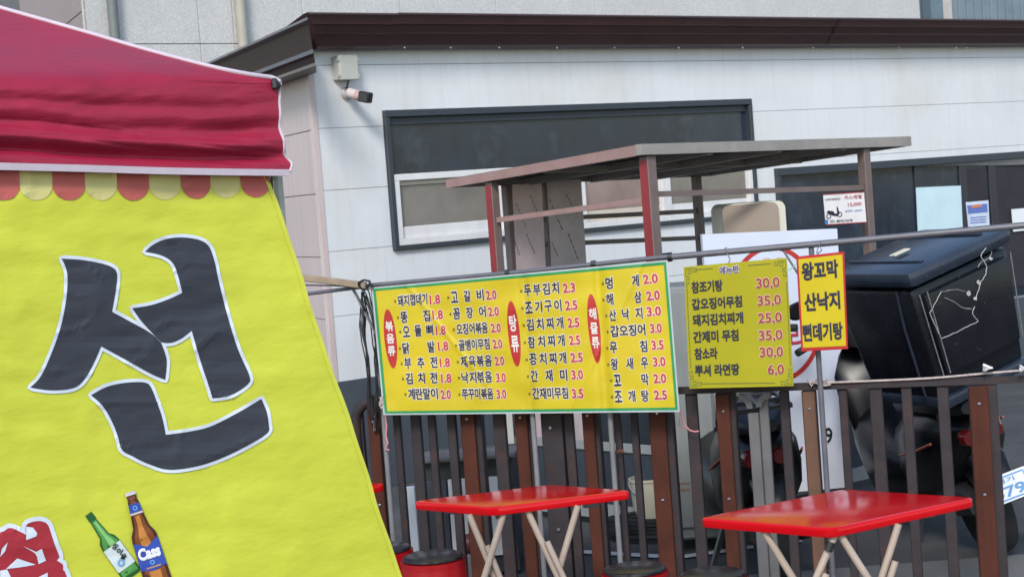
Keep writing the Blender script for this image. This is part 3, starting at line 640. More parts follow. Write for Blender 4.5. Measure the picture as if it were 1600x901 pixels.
loc.z = 0; box_c_local = V((box_c_local.x, box_c_local.y, box_c_local.z + dzg / math.cos(LEAN)))
sc1 = build_scooter(loc + V((.08, 0, 0)), math.radians(7), LEAN, 'black scooter with number plate leaning on its stand under the delivery box', True)
MB = Matrix.Translation(loc) @ Matrix.Rotation(YAW, 4, 'Z') @ Matrix.Rotation(LEAN, 4, 'Y')
sc2 = build_scooter(atY(1206, 800, 7.62).xy.to_3d(), math.radians(-1), math.radians(-4), 'dark scooter without a box parked in front of the white ring board', False)
# delivery box
db = thing('delivery_box', 'large scratched black delivery box mounted on the leaning scooter', 'delivery box', (0, 0, 0))
BXM = M('box_black', (.007, .008, .012), .26, .25, 9, .0006, 40, spec=.35); BXT = M('box_top_blue_reflection', (.020, .028, .046), .24, .25, 7, .0006, 40)  # second colour holds the bluish reflection of the lid; rim and seam share it
w2, l2, h2 = .268, .26, .30
def bxl(x0, x1, y0, y1, z0, z1, bv): return bevel(hexa([V((x, y, z)) for z in (z0, z1) for x, y in ((x0, y0), (x1, y0), (x1, y1), (x0, y1))]), bv, 2)
# taper towards the bottom
def taper(vf): return [V((v.x * (1 + .10 * (v.z / h2)) if v.z < h2 else v.x, v.y * (1 + .08 * (v.z / h2)), v.z)) for v in vf[0]], vf[1]
obj('body', taper(bxl(-w2, w2, -l2 + .03, l2, -h2, h2 * .72, .03)), BXM, db, True)
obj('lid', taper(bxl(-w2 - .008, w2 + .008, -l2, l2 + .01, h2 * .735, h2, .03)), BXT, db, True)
obj('rear_door', taper(bxl(-w2 * .86, w2 * .86, -l2 - .004, -l2 + .028, -h2 * .62, h2 * .60, .008)), BXM, db, True)
obj('lower_rim', taper(bxl(-w2 - .004, w2 + .004, -l2 + .005, l2 + .005, -h2 - .03, -h2 * .93, .012)), BXT, db, True)
for x in (-.17, .17): obj('lid_rib', bxl(x - .012, x + .012, -l2 + .03, l2 - .02, h2 + .0005, h2 + .010, .004), BXT, db, True)
obj('seam_edge', tube([V((-w2 * 1.075, -l2 * .62, h2 * .7)), V((-w2 * 1.06, -l2 * .55, .05)), V((-w2 * .98, -l2 * .5, -h2 * .9))], .006, 6), BXT, db, True)
SCR = M('torn_sticker_edge', (.42, .42, .42), .7, .3, 30)
def rear(x, z): 
    t = 1 + .10 * (z / h2); u = 1 + .08 * (z / h2); return V((x * t, (-l2 - .0062) * u, z))
INVB = (MB @ Matrix.Translation(box_c_local)).inverted()
def on_rear(px, py, out=.0068):
    o_, d_ = INVB @ CAM, INVB.to_3x3() @ ray(px, py); yy = -l2 - out
    for _ in range(4):
        q = o_ + d_ * ((yy - o_.y) / d_.y); yy = (-l2 - out) * (1 + .08 * q.z / h2)
    return q
def scr(pts, r, nm='torn_sticker_edge'): obj(nm, tube([on_rear(x + random.uniform(-.6, .6), y + random.uniform(-.6, .6)) for x, y in smooth_path(pts, 3.5, False)], r, 5), SCR, db)
scr([(1470, 456, 'c'), (1453, 489, 'c'), (1471, 529, 'c'), (1500, 516), (1529, 502, 'c'), (1520, 490), (1523, 478)], .0016)
scr([(1470, 456), (1492, 452), (1508, 455)], .0009); scr([(1476, 465), (1490, 471), (1503, 480), (1519, 482)], .0011)
scr([(1524, 468), (1529, 452), (1533, 440), (1540, 428), (1541, 414), (1533, 400), (1541, 387)], .0018)
scr([(1528, 417), (1533, 410), (1546, 402), (1550, 392)], .0009)
for px, py, w_ in ((1514, 458, 5), (1524, 466, 4), (1529, 441, 4), (1548, 404, 4)):
    obj('sticker_scrap', fill([(px + w_ * random.uniform(.4, 1) * math.cos(k * .9), py + w_ * random.uniform(.4, 1.1) * math.sin(k * .9)) for k in range(7)], lambda x, y: on_rear(x, y, .0075)), SCR, db)
for _ in range(16):
    x, y = random.uniform(1440, 1560), random.uniform(410, 550); dx, dy = random.uniform(-10, 10), random.uniform(-6, 6)
    if x > 1430 + (y - 425) * .45 and x < 1545 + (y - 370) * .4: obj('scratch', tube([on_rear(x, y, .0066), on_rear(x + dx * .5, y + dy * .5 + 1, .0066), on_rear(x + dx, y + dy, .0066)], .0005, 4), M('faint_scratch', (.10, .10, .11), .6), db)
for x in (-.95, -.80, .90): obj('door_edge_highlight', tube([rear(x * w2, -.60 * h2), rear(x * w2, .64 * h2)], .0028, 6), M('edge_highlight', (.16, .16, .17), .5, .4, 40), db)  # pale lines stand in for highlights along the door edges
obj('tape_piece', bxl(-.13, -.04, -.02, .02, h2 + .011, h2 + .018, .003), M('cream_tape', (.5, .47, .36), .7), db)
db.matrix_world = MB @ Matrix.Translation(box_c_local)

# ------------------------------------------------------------------ fence
FA, FB = atY(545, 627, 7.5), atY(1600, 592, 6.78)
FP = Plane(FA, (FB - FA).xy)
fence = thing('fence', 'brown steel and timber slat fence behind the red tables', 'fence', (FA.x, FA.y, 0))
def frail(px): return FP.sz(px, 627 - (px - 545) * .0332)[1]
zra, zrb = frail(545), frail(1600)
def railz(a): a0, a1 = FP.sz(545, 627)[0], FP.sz(1600, 592)[0]; return zra + (zrb - zra) * (a - a0) / (a1 - a0)
aL, aR = FP.sz(560, 627)[0], FP.sz(1640, 591)[0]
obj('top_rail', bar(FP.P(aL + .05, railz(aL + .05)), FP.P(aR + .6, railz(aR + .6)), .022, .028), FENCE, fence)
obj('bottom_rail', bar(FP.P(aL, .12), FP.P(aR + .6, .12), .035, .03), FENCE, fence)
pts = [FP.P(aL - .02, 0)] + [FP.P(aL - .02, railz(aL) - .10)] + [FP.P(aL - .02 + .09 * (1 - math.cos(t)), railz(aL) - .09 + .09 * math.sin(t)) for t in [k * math.pi / 12 for k in range(1, 7)]]
obj('bent_end_tube', tube(pts, .024, 10), FENCE, fence, True)
def slat(x0, x1, yr=660, dep=.03, mat=FENCE, off=0.0, top=None):
    a0, a1 = FP.sz(x0, yr, off)[0], FP.sz(x1, yr, off)[0]; zt2 = (top if top is not None else railz((a0 + a1) / 2) - .016)
    return obj('slat', pbox(FP, a0, a1, .05, zt2, off - dep, off, .003), mat, fence)
for x0, x1 in ((554, 566), (614, 624), (641, 656), (668, 679), (698, 711), (770, 789), (881, 895), (959, 969), (985, 996), (1073, 1091), (1220, 1235), (1313, 1326), (1361, 1381), (1411, 1427), (1467, 1485)):
    slat(x0, x1, 660)
for x0, x1, dk, mt in ((578, 595, 0, WOOD), (722, 744, 8, WOOD), (807, 826, 3, WOOD), (912, 930, 6, WOOD), (1016, 1042, 10, WOOD), (1122, 1143, 8, WOOD), (1257, 1277, 0, WOODL), (1517, 1547, 14, WOOD)):
    a0, a1 = FP.sz(x0, 660)[0], FP.sz(x1, 660)[0]; zt2 = railz(a0) - .016
    po = obj('post', pbox(FP, a0 - .004, FP.sz(x1 + dk, 660)[0], 0, zt2, -.05, .006, .003), FENCE, fence)
    obj('wood_board', pbox(FP, a0, a1, .03, zt2 - .004, .007, .027, .003), mt, po)
    for zz in (zt2 - .07, zt2 - .42): obj('bolt', lathe([(.006, 0), (.006, .003), (.003, .005)], 8, Matrix((FP.e, V((0, 0, 1)), FP.n)).transposed(), FP.P((a0 + a1) / 2, zz, .0272)), CHR, po)
a0, a1 = FP.sz(846, 660)[0], FP.sz(879, 660)[0]
gp = obj('gate_post', pbox(FP, a0, a1, 0, railz(a0) - .016, -.06, .012, .003), FENCE, fence)
for x, y in ((860, 668), (872, 827)): obj('bolt', lathe([(.009, 0), (.009, .005), (.005, .009)], 10, Matrix((FP.e, V((0, 0, 1)), FP.n)).transposed(), FP.at(x, y, .012)), CHR, gp)
GRY = M('grey_gate_steel', (.10, .10, .105), .45, .2, 8)
for x0, x1, yb, off in ((1169, 1186, 646, .035), (1187, 1202, 625, .02)):
    a0, a1 = FP.sz(x0, 660, off)[0], FP.sz(x1, 660, off)[0]; zt2 = FP.sz(x0, yb, off)[1]
    obj('gate_stile', pbox(FP, a0, a1, .0, zt2, off - .03, off, .003), GRY, fence)
def arch(cx, cy, r, t0, t1, off):
    pts = []
    for k in range(9):
        t = t0 + (t1 - t0) * k / 8; pts.append(FP.at(cx + r * math.cos(t), cy - r * math.sin(t), off))
    vs_, fs = [], []
    for p in pts: vs_ += [p + FP.n * .02, p - FP.n * .02]
    outer = [FP.at(cx + (r - 9) * math.cos(t0 + (t1 - t0) * k / 8), cy - (r - 9) * math.sin(t0 + (t1 - t0) * k / 8), off) for k in range(9)]
    for p in outer: vs_ += [p + FP.n * .02, p - FP.n * .02]
    n = 9
    for i in range(8):
        a, b = 2 * i, 2 * i + 2; c, d = 2 * n + 2 * i, 2 * n + 2 * i + 2
        fs += [(a, b, b + 1, a + 1), (c, c + 1, d + 1, d), (a, c, d, b), (a + 1, b + 1, d + 1, c + 1)]
    obj('gate_arch', (vs_, fs), GRY, fence, True)
arch(1155, 637, 22, math.pi / 2, 0, .03); arch(1204, 634, 22, math.pi / 2, math.pi, .03)
for a in (1312, 1420): pass
# ropes and strings
def rope(name, px, off, r, label, cat, mat=ROPE, pl=FP):
    pts = [pl.at(x, y, off + random.uniform(-.003, .003)) for x, y in smooth_path(px, 10, False)]
    return tag(obj(name, tube(pts, r, 6), mat, smooth=True), label, cat)
rope('rope', [(1262, 597), (1300, 597), (1380, 594), (1460, 590), (1540, 583), (1600, 578), (1660, 573)], .02, .0042, 'pale rope strung along the top of the fence', 'rope')
rope('rope_knot', [(1262, 592), (1268, 603), (1276, 592), (1284, 605), (1292, 593), (1282, 598), (1270, 596), (1288, 602), (1298, 600)], .03, .005, 'knotted pale rope tied round the pipe at the fence top', 'rope')
PLAS = M('plastic_scrap', (.6, .6, .6), .6, .2, 30)
for lab, cx, cy, s in (('white plastic scrap knotted on the rope left of the picture edge', 1541, 574, 9), ('white plastic scrap knotted on the rope at the right picture edge', 1597, 575, 8)):
    pts = [(cx + s * math.cos(k * 2.1) * random.uniform(.4, 1), cy + s * .7 * math.sin(k * 2.1) * random.uniform(.4, 1)) for k in range(14)]
    pts3 = [FP.at(x, y, .04 + random.uniform(-.012, .02)) for x, y in pts]
    tag(obj('plastic_scrap', tube(pts3, .006, 5), PLAS, smooth=True), lab, 'plastic scrap')
PINKS = M('pink_string', (.55, .22, .24), .8)
rope('string', [(1062, 640), (1066, 650), (1070, 664), (1078, 672), (1086, 674), (1092, 673)], .05, .003, 'pink string hanging from the banner corner to a slat', 'string', PINKS)
rope('string', [(1062, 652), (1061, 664), (1067, 672), (1070, 666)], .05, .002, 'small loose pink loop under the banner corner', 'string', PINKS)
rope('string', [(602, 648), (604, 665), (603, 680), (606, 692), (602, 700), (608, 703)], .06, .0035, 'red and white string below the left corner of the banner', 'string', PINKS)
rope('string', [(834, 650), (832, 660), (837, 672), (836, 683), (838, 690)], .06, .003, 'pale string knotted under the middle of the banner', 'string')
BROWNK = M('brown_tie', (.12, .05, .03), .8)
rope('string', [(832, 706), (840, 710), (836, 714), (842, 704), (838, 711)], .06, .004, 'brown wire tie on the thin pipe under the banner', 'string', BROWNK)
rope('string', [(957, 703), (964, 706), (972, 702), (976, 706), (966, 703)], .03, .004, 'brown wire tie on the pipe right of the banner middle', 'string', BROWNK)

# ------------------------------------------------------------------ pipe frame that carries the signs
MA, MBp = atY(580, 448, 7.38), atY(1043, 405, 6.98)
MP = Plane(MA, (MBp - MA).xy)
NP = Plane(atY(1043, 405, 6.98), (atY(1600, 353, 6.62) - atY(1043, 405, 6.98)).xy)
frm = thing('pipe_frame', 'grey steel pipe frame tied to the fence carrying the menu signs', 'pipe frame', V((MA.x, MA.y, 0)))
pm1 = [MP.at(575, 446, -.02), MP.at(800, 426, -.02), MP.at(1043, 401, -.02)]; pm2 = [NP.at(1040, 402, -.035), NP.at(1300, 379, -.035), NP.at(1600, 352, -.035), NP.at(1700, 343, -.035)]
obj('crossbar', tube(pm1, .0095, 10), PIPE, frm, True); obj('crossbar', tube(pm2, .0125, 10), PIPE, frm, True)
obj('coupling', tube([NP.at(1036, 402.5, -.035), NP.at(1050, 401, -.035)], .0185, 10), BLACKP, frm, True)
for x0 in (790, 924): obj('clamp', tube([MP.at(x0, 427 - (x0 - 800) * .103 - 1, -.02), MP.at(x0 + 7, 426 - (x0 - 800) * .103 - 1, -.02)], .015, 8), BLACKP, frm)
obj('brace', tube([MP.at(455, 462, -.02), MP.at(575, 447, -.02)], .008, 8), PIPE, frm, True)
obj('brace', bar(MP.at(552, 452, -.03), MP.at(588, 522, -.03), .02, .006), PIPEL, frm)
for x, y, pl, yt in ((600, 660, MP, 450), (833, 660, MP, 424), (956, 690, MP, 414), (1285, 650, NP, 380)):
    q = pl.at(x, y, -.045); zt2 = pl.sz(x - .075 * (y - yt), yt, -.045)[1]
    obj('upright', tube([V((q.x, q.y, 0)), V((q.x, q.y, zt2))], .011, 10), PIPEL if x != 1285 else PIPE, frm, True)
obj('brace', bar(NP.at(1222, 388, -.05), NP.at(1262, 452, -.05), .022, .006), PIPE, frm)
obj('drop_stub', bar(NP.at(1267, 382, -.05), NP.at(1270, 402, -.05), .022, .008), PIPE, frm)
tp = tag(obj('tape_piece', bar(NP.at(1230, 424, .03), NP.at(1243, 414, .03), .02, .004), M('green_tape', (.2, .45, .3), .5)), 'green tape wrapped on the diagonal brace beside the menu board', 'tape')
# timber batten and black cable bundle at the left end
tag(obj('timber_batten', bevel(bar(MP.at(430, 428, .01), MP.at(572, 446, .01), .02, .028), .003), M('old_timber', (.26, .20, .14), .75, .3, 12, .001, 40)), 'weathered timber batten reaching from the tent to the pipe frame', 'batten')
tag(obj('thin_cord', tube([MP.at(462, 445, .0), MP.at(520, 446, .0), MP.at(572, 449, .0)], .003, 5), BLACKP), 'thin black cord below the timber batten', 'cord')
pts = []
for k in range(132):
    t = k * 2 * math.pi / 22
    cx, cy = 579 + 4 * math.sin(k * .6), 560 + 6 * math.sin(k * .37); rx, ry = 8 + 2 * math.sin(k * 1.7), 103 + 8 * math.sin(k * .21)
    pts.append(MP.at(cx + rx * math.cos(t) + .085 * (ry * math.sin(t)), cy + ry * math.sin(t), -.03 + .012 * math.sin(k * .9)))
tag(obj('cable_bundle', tube(pts, .003, 5), BLACKP, smooth=True), 'long looped bundle of black cable hanging beside the banner', 'cable')
pts = [MP.at(570 + 12 * math.cos(k * .9) * random.uniform(.6, 1), 445 + 8 * math.sin(k * .9), .015 + .012 * math.sin(k * 2.1)) for k in range(30)]
tag(obj('wire_tie', tube(pts, .004, 5), BLACKP, smooth=True), 'tangle of black wire binding the batten to the pipe', 'wire')
pts = [MP.at(597 + 6 * math.cos(k * 1.9) * random.uniform(.3, 1), 628 + 10 * math.sin(k * 1.3), .02 + .01 * math.sin(k)) for k in range(18)]
tag(obj('string_knot', tube(pts, .004, 5), ROPE, smooth=True), 'white string knot at the lower left corner of the banner', 'string')

# ------------------------------------------------------------------ menu banner (cloth)
TL, TR, BR, BL = (580, 449), (1043, 406), (1062, 643), (599, 648)
def mb_off(px, py):
    p = (px - 580) / 460
    return .006 * math.sin(px * .021 + 1) + .004 * math.sin(px * .055 + py * .01) - .017 * math.exp(-((px - 940 - .06 * (py - 520)) / 9) ** 2) - .013 * math.exp(-((px - 822 - .06 * (py - 520)) / 7) ** 2) + .010 * (py - 520) / 120 * math.sin(px * .014) + .005 * noise.noise(V((px * .02, py * .03, 2))) + .005 * max(0, 1 - abs(px - 640 - (py - 450) * .8) / 7) * (px < 760) + .004 * max(0, 1 - abs(px - 1000 + (py - 420) * .5) / 6)
def mbm(px, py, z=0): return MP.at(px, py, .008 + mb_off(px, py) + z)
def bil(u, v): return tuple(TL[c] * (1 - u) * (1 - v) + TR[c] * u * (1 - v) + BR[c] * u * v + BL[c] * (1 - u) * v for c in (0, 1))
def cgrid(nu, nv, f, th, pl):
    vs_, fs = [], []
    for s in (0, 1):
        for j in range(nv + 1):
            for i in range(nu + 1): vs_.append(f(i / nu, j / nv) - pl.n * (th * s))
    k = (nu + 1) * (nv + 1); I = lambda i, j, s: s * k + j * (nu + 1) + i
    for j in range(nv):
        for i in range(nu):
            fs.append((I(i, j, 0), I(i + 1, j, 0), I(i + 1, j + 1, 0), I(i, j + 1, 0))); fs.append((I(i, j, 1), I(i, j + 1, 1), I(i + 1, j + 1, 1), I(i + 1, j, 1)))
    for i in range(nu):
        for j in (0, nv): fs.append((I(i, j, 0), I(i + 1, j, 0), I(i + 1, j, 1), I(i, j, 1)))
    for j in range(nv):
        for i in (0, nu): fs.append((I(i, j, 0), I(i, j + 1, 0), I(i, j + 1, 1), I(i, j, 1)))
    return vs_, fs
mban = thing('menu_banner', 'long yellow cloth menu banner with green border hanging over the fence', 'banner', MP.at(830, 648, 0))
YEL = M('banner_yellow', (.47, .375, .003), .55, .10, 4, .0012, 14, dirt_reflection=('#c9a400', .3, 3))
obj('cloth', cgrid(230, 60, lambda u, v: mbm(*bil(u, v)), .0012, MP), YEL, mban, True)
def border(u0, u1, z, mat, name):
    # strip along the rectangle between inset a and b (in px)
    vs_, fs = [], []; W_, H_ = 463, 220
    def loop(ins):
        a, b = ins / W_, ins / H_; o = []
        for k in range(100): o.append((a + (1 - 2 * a) * k / 100, b))
        for k in range(20): o.append((1 - a, b + (1 - 2 * b) * k / 20))
        for k in range(100): o.append((1 - a - (1 - 2 * a) * k / 100, 1 - b))
        for k in range(20): o.append((a, 1 - b - (1 - 2 * b) * k / 20))
        return o
    A_, B_ = loop(u0), loop(u1); n = len(A_)
    vs_ = [mbm(*bil(*p), z) for p in A_] + [mbm(*bil(*p), z) for p in B_]
    fs = [(i, (i + 1) % n, (i + 1) % n + n, i + n) for i in range(n)]
    return obj(name, (vs_, fs), mat, mban, True)
border(.0, 3.0, .0008, M('banner_white', (.36, .40, .43), .5), 'white_border'); border(2.5, 6.5, .0012, M('banner_green', (.01, .22, .06), .5), 'green_border')
def srow(s, x0, x1, yc, h, mat, hmat, bold, halo, sgn, par, lean=.088):
    mp, tl, tr, bl_, br_ = sgn
    v = (yc - tl[1]) / (bl_[1] - tl[1]); slope = ((tr[1] - tl[1]) * (1 - v) + (br_[1] - bl_[1]) * v) / (tr[0] - tl[0])
    if ' ' in s and par is mban:                            # widely spaced syllables stand one by one
        ch = s.split(); n = len(ch); w_ = min(h * .62, (x1 - x0) / n * .95)
        for i, c in enumerate(ch):
            xa = x0 + i * (x1 - x0 - w_) / (n - 1); o = srow(c, xa, xa + w_, yc + slope * (xa - x0), h, mat, hmat, bold, halo, sgn, par, lean)
        return o
    a, b = text_px(s, x0, x1, yc, h, slope, lean, mp, bold, halo)
    o = obj('lettering', a, mat, par)
    if b: obj('halo', b, hmat, o)
    return o
SG = (mbm, TL, TR, BL, BR)
za = lambda x: 560 + x / 3.464; zay = lambda y: 400 + y / 3.464; zb2 = lambda x: 800 + x / 3.336; zby = lambda y: 390 + y / 3.336
rowsA = [('돼지껍데기', 212, 372, 243, '1.8', 385, 442, 236), ('똥    집', 228, 388, 332, '1.8', 400, 457, 318), ('오  돌  뼈', 240, 405, 408, '1.8', 418, 472, 402), ('닭    발', 238, 413, 498, '1.8', 430, 486, 487), ('부  추  전', 248, 427, 580, '1.8', 440, 495, 576), ('김  치  전', 255, 427, 662, '1.8', 447, 503, 660), ('계 란 말 이', 268, 430, 746, '2.0', 445, 500, 748),
    ('고  갈  비', 500, 678, 223, '2.0', 690, 747, 212), ('꼼  장  어', 512, 690, 312, '2.0', 702, 760, 301), ('오징어볶음', 530, 700, 396, '2.0', 717, 770, 389), ('골뱅이무침', 542, 710, 482, '2.0', 727, 778, 475), ('제 육 볶 음', 552, 722, 571, '2.0', 738, 788, 567), ('낙 지 볶 음', 558, 723, 657, '3.0', 745, 797, 657), ('쭈꾸미볶음', 560, 730, 746, '3.0', 748, 800, 746)]
rowsB = [('두 부 김 치', 62, 245, 214, '2.3', 265, 328, 201), ('조 기 구 이', 68, 258, 303, '2.5', 277, 340, 291), ('김 치 찌 개', 75, 268, 392, '2.5', 290, 350, 381), ('참 치 찌 개', 82, 275, 482, '2.5', 297, 355, 472), ('꽁 치 찌 개', 90, 283, 571, '2.5', 305, 368, 562), ('간  재  미', 97, 288, 658, '3.0', 310, 370, 651), ('간재미무침', 105, 292, 749, '3.5', 312, 372, 749),
    ('멍    게', 487, 662, 176, '2.0', 682, 760, 155), ('해    삼', 490, 675, 260, '2.0', 700, 770, 241), ('산  낙  지', 505, 680, 342, '3.0', 702, 777, 323), ('갑오징어', 512, 695, 426, '3.0', 720, 780, 410), ('무    침', 510, 705, 511, '3.5', 727, 790, 497), ('왕  새  우', 515, 710, 596, '3.0', 735, 800, 584), ('꼬    막', 530, 713, 680, '2.0', 737, 803, 671), ('조  개  탕', 535, 713, 764, '2.5', 740, 808, 756)]
BUL = M('olive_bullet', (.16, .13, .02), .6)
for rows, fx, fy, k in ((rowsA, za, zay, 3.464), (rowsB, zb2, zby, 3.336)):
    for nm, x0, x1, yc, pr, p0, p1, py in rows:
        srow(nm, fx(x0), fx(x1), fy(yc), 62 / k, NAVY, HALO, .034, .08, SG, mban)
        srow(pr, fx(p0), fx(p1), fy(py), 50 / k, PRICE, HALOP, .03, .085, SG, mban)
        srow('※', fx(x0 - 20), fx(x0 - 8), fy(yc + 2), 16 / k, BUL, None, .02, 0, SG, mban)
for cx, cy, hw, hh_, txt in ((za(173), zay(447), 33 / 3.464, 160 / 3.464, '볶음류'), (za(842), zay(420), 32 / 3.464, 178 / 3.464, '탕류'), (zb2(428), zby(410), 31 / 3.336, 180 / 3.336, '해물류')):
    ov = obj('red_oval', fill([(cx + hw * math.cos(t * .131) + .1 * hh_ * math.sin(t * .131), cy + hh_ * math.sin(t * .131)) for t in range(48)], lambda x, y: mbm(x, y, .0008), 4), REDPR, mban)
    n = len(txt); sp = hh_ * (1.25 / n)
    for i, ch in enumerate(txt):
        yc = cy + (i - (n - 1) / 2) * sp; xx = cx + .1 * (yc - cy)
        obj('lettering', text_px(ch, xx - hw * .62, xx + hw * .62, yc, sp * .8, -.05, .1, lambda x, y, z: mbm(x, y, z + .0006), .03)[0], HALO, ov)

# ------------------------------------------------------------------ two hanging menu boards
def rigid(name, label, tl, tr, br, bl_, off, mat, th=.006):
    t = thing(name, label, 'menu board', NP.at((bl_[0] + br[0]) / 2, (bl_[1] + br[1]) / 2, off))
    p = [NP.at(*q, off) for q in (bl_, br, tr, tl)]
    obj('board', bevel(hexa(p + [v - NP.n * th for v in p]), .001), mat, t)
    return t, (lambda x, y, z=0: NP.at(x, y, off + .0015 + z), tl, tr, bl_, br)
OLV = M('board_yellow_olive', (.30, .28, .006), .45, .05, 5, spec=.3)
b1, S1 = rigid('menu_board', 'square mustard yellow menu board with key-pattern corners hanging from the pipe', (1068, 417), (1229, 403), (1240, 603), (1077, 607), .01, OLV)
zc = lambda x: 1040 + x / 3.603; zcy = lambda y: 370 + y / 3.603
srow('메뉴판', zc(303), zc(412), zcy(189), 42 / 3.603, M('violet_print', (.06, .045, .16), .6), HALO, .04, .09, S1, b1, .05)
for nm, x0, x1, yc, pr, p0, p1, py in (('참조기탕', 145, 320, 285, '30,0', 510, 642, 266), ('갑오징어무침', 147, 430, 380, '35,0', 517, 650, 364), ('돼지김치찌개', 152, 437, 470, '25,0', 520, 655, 462), ('간제미 무침', 155, 410, 564, '35,0', 525, 658, 559), ('참소라', 162, 292, 658, '30,0', 530, 662, 653), ('뿌셔 라면땅', 165, 415, 752, '6,0', 575, 667, 750)):
    srow(nm, zc(x0), zc(x1), zcy(yc), 66 / 3.603, NAVY, None, .036, 0, S1, b1, .055)
    srow(pr, zc(p0), zc(p1), zcy(py), 66 / 3.603, M('brick_red_print', (.26, .02, .03), .6), HALOP, .022, .05, S1, b1, .055)
KEY = M('olive_key_line', (.10, .12, .03), .6)
def kline(pts, par, w_=1.1):
    for i in range(len(pts) - 1):
        (ax, ay), (bx, by) = pts[i], pts[i + 1]; L_ = math.hypot(bx - ax, by - ay); nx, ny = -(by - ay) / L_ * w_ / 2, (bx - ax) / L_ * w_ / 2
        f = S1[0]; z = .0003 + .0001 * i
        yield hexa([f(ax + nx, ay + ny, z + .0004), f(bx + nx, by + ny, z + .0004), f(bx - nx, by - ny, z + .0004), f(ax - nx, ay - ny, z + .0004), f(ax + nx, ay + ny, z), f(bx + nx, by + ny, z), f(bx - nx, by - ny, z), f(ax - nx, ay - ny, z)])
for pts in ([(1086, 421), (1114, 419)], [(1169, 414.5), (1204, 411.5)], [(1096, 599), (1211, 598)], [(1073, 445), (1079, 575)], [(1229, 440), (1235, 572)]):
    for vf in kline(pts, b1): obj('key_line', vf, KEY, b1)
for (cx, cy, sx, sy) in ((1071, 419.5, 1, 1), (1227, 407, -1, 1), (1079, 604, 1, -1), (1237.5, 600, -1, -1)):
    T_ = lambda a, b: (cx + sx * a + .055 * sy * b, cy + sy * b - .08 * sx * a)
    k = [[(0, 12), (0, 0), (12, 0)], [(3, 3), (9, 3), (9, 8), (4, 8), (4, 5.5)], [(12, 0), (12, 6), (17, 6), (17, 1), (14, 1)], [(0, 12), (5, 12), (5, 17), (1, 17), (1, 14)], [(0, 18), (0, 24), (4, 24), (4, 20)]]
    for pts in k: obj('key_corner', join(*kline([T_(*p) for p in pts], b1, .9)), KEY, b1)
SYEL = M('small_board_yellow', (.46, .37, .006), .45, .05, 5, spec=.3); SRED = M('small_board_red', (.36, .008, .012), .35, .05, 5)
b2_, S2 = rigid('menu_board', 'narrow yellow menu board with red border beside the mustard board', (1244, 401), (1319, 393), (1325, 545), (1252, 549), .014, SRED)
p = [NP.at(*q, .0146) for q in ((1255, 543), (1322, 540), (1316, 397.5), (1247.5, 405))]
obj('yellow_face', hexa([v + NP.n * .0012 for v in p] + p), SYEL, b2_)
S2 = (lambda x, y, z=0: NP.at(x, y, .0162 + z),) + S2[1:]
for nm, x0, x1, yc, h in (('왕꼬막', 765, 972, 197, 104), ('산낙지', 780, 982, 370, 104), ('뻔데기탕', 772, 997, 541, 100)):
    srow(nm, zc(x0), zc(x1), zcy(yc), h / 3.603, NAVY, None, .042, 0, S2, b2_, .06)
WIRE = M('hook_wire', (.2, .2, .2), .4, metal=.7)
for bd, pts in ((b1, [(1138, 412), (1141, 405), (1137, 398), (1134, 392), (1132, 388), (1136, 387)]), (b2_, [(1277, 397), (1284, 391), (1281, 384), (1278, 388), (1276, 396)]), (b2_, [(1280, 384), (1281, 379), (1284, 376)])):
    obj('wire_hook', tube([NP.at(x, y, .0) for x, y in pts], .0022, 6), WIRE, bd)

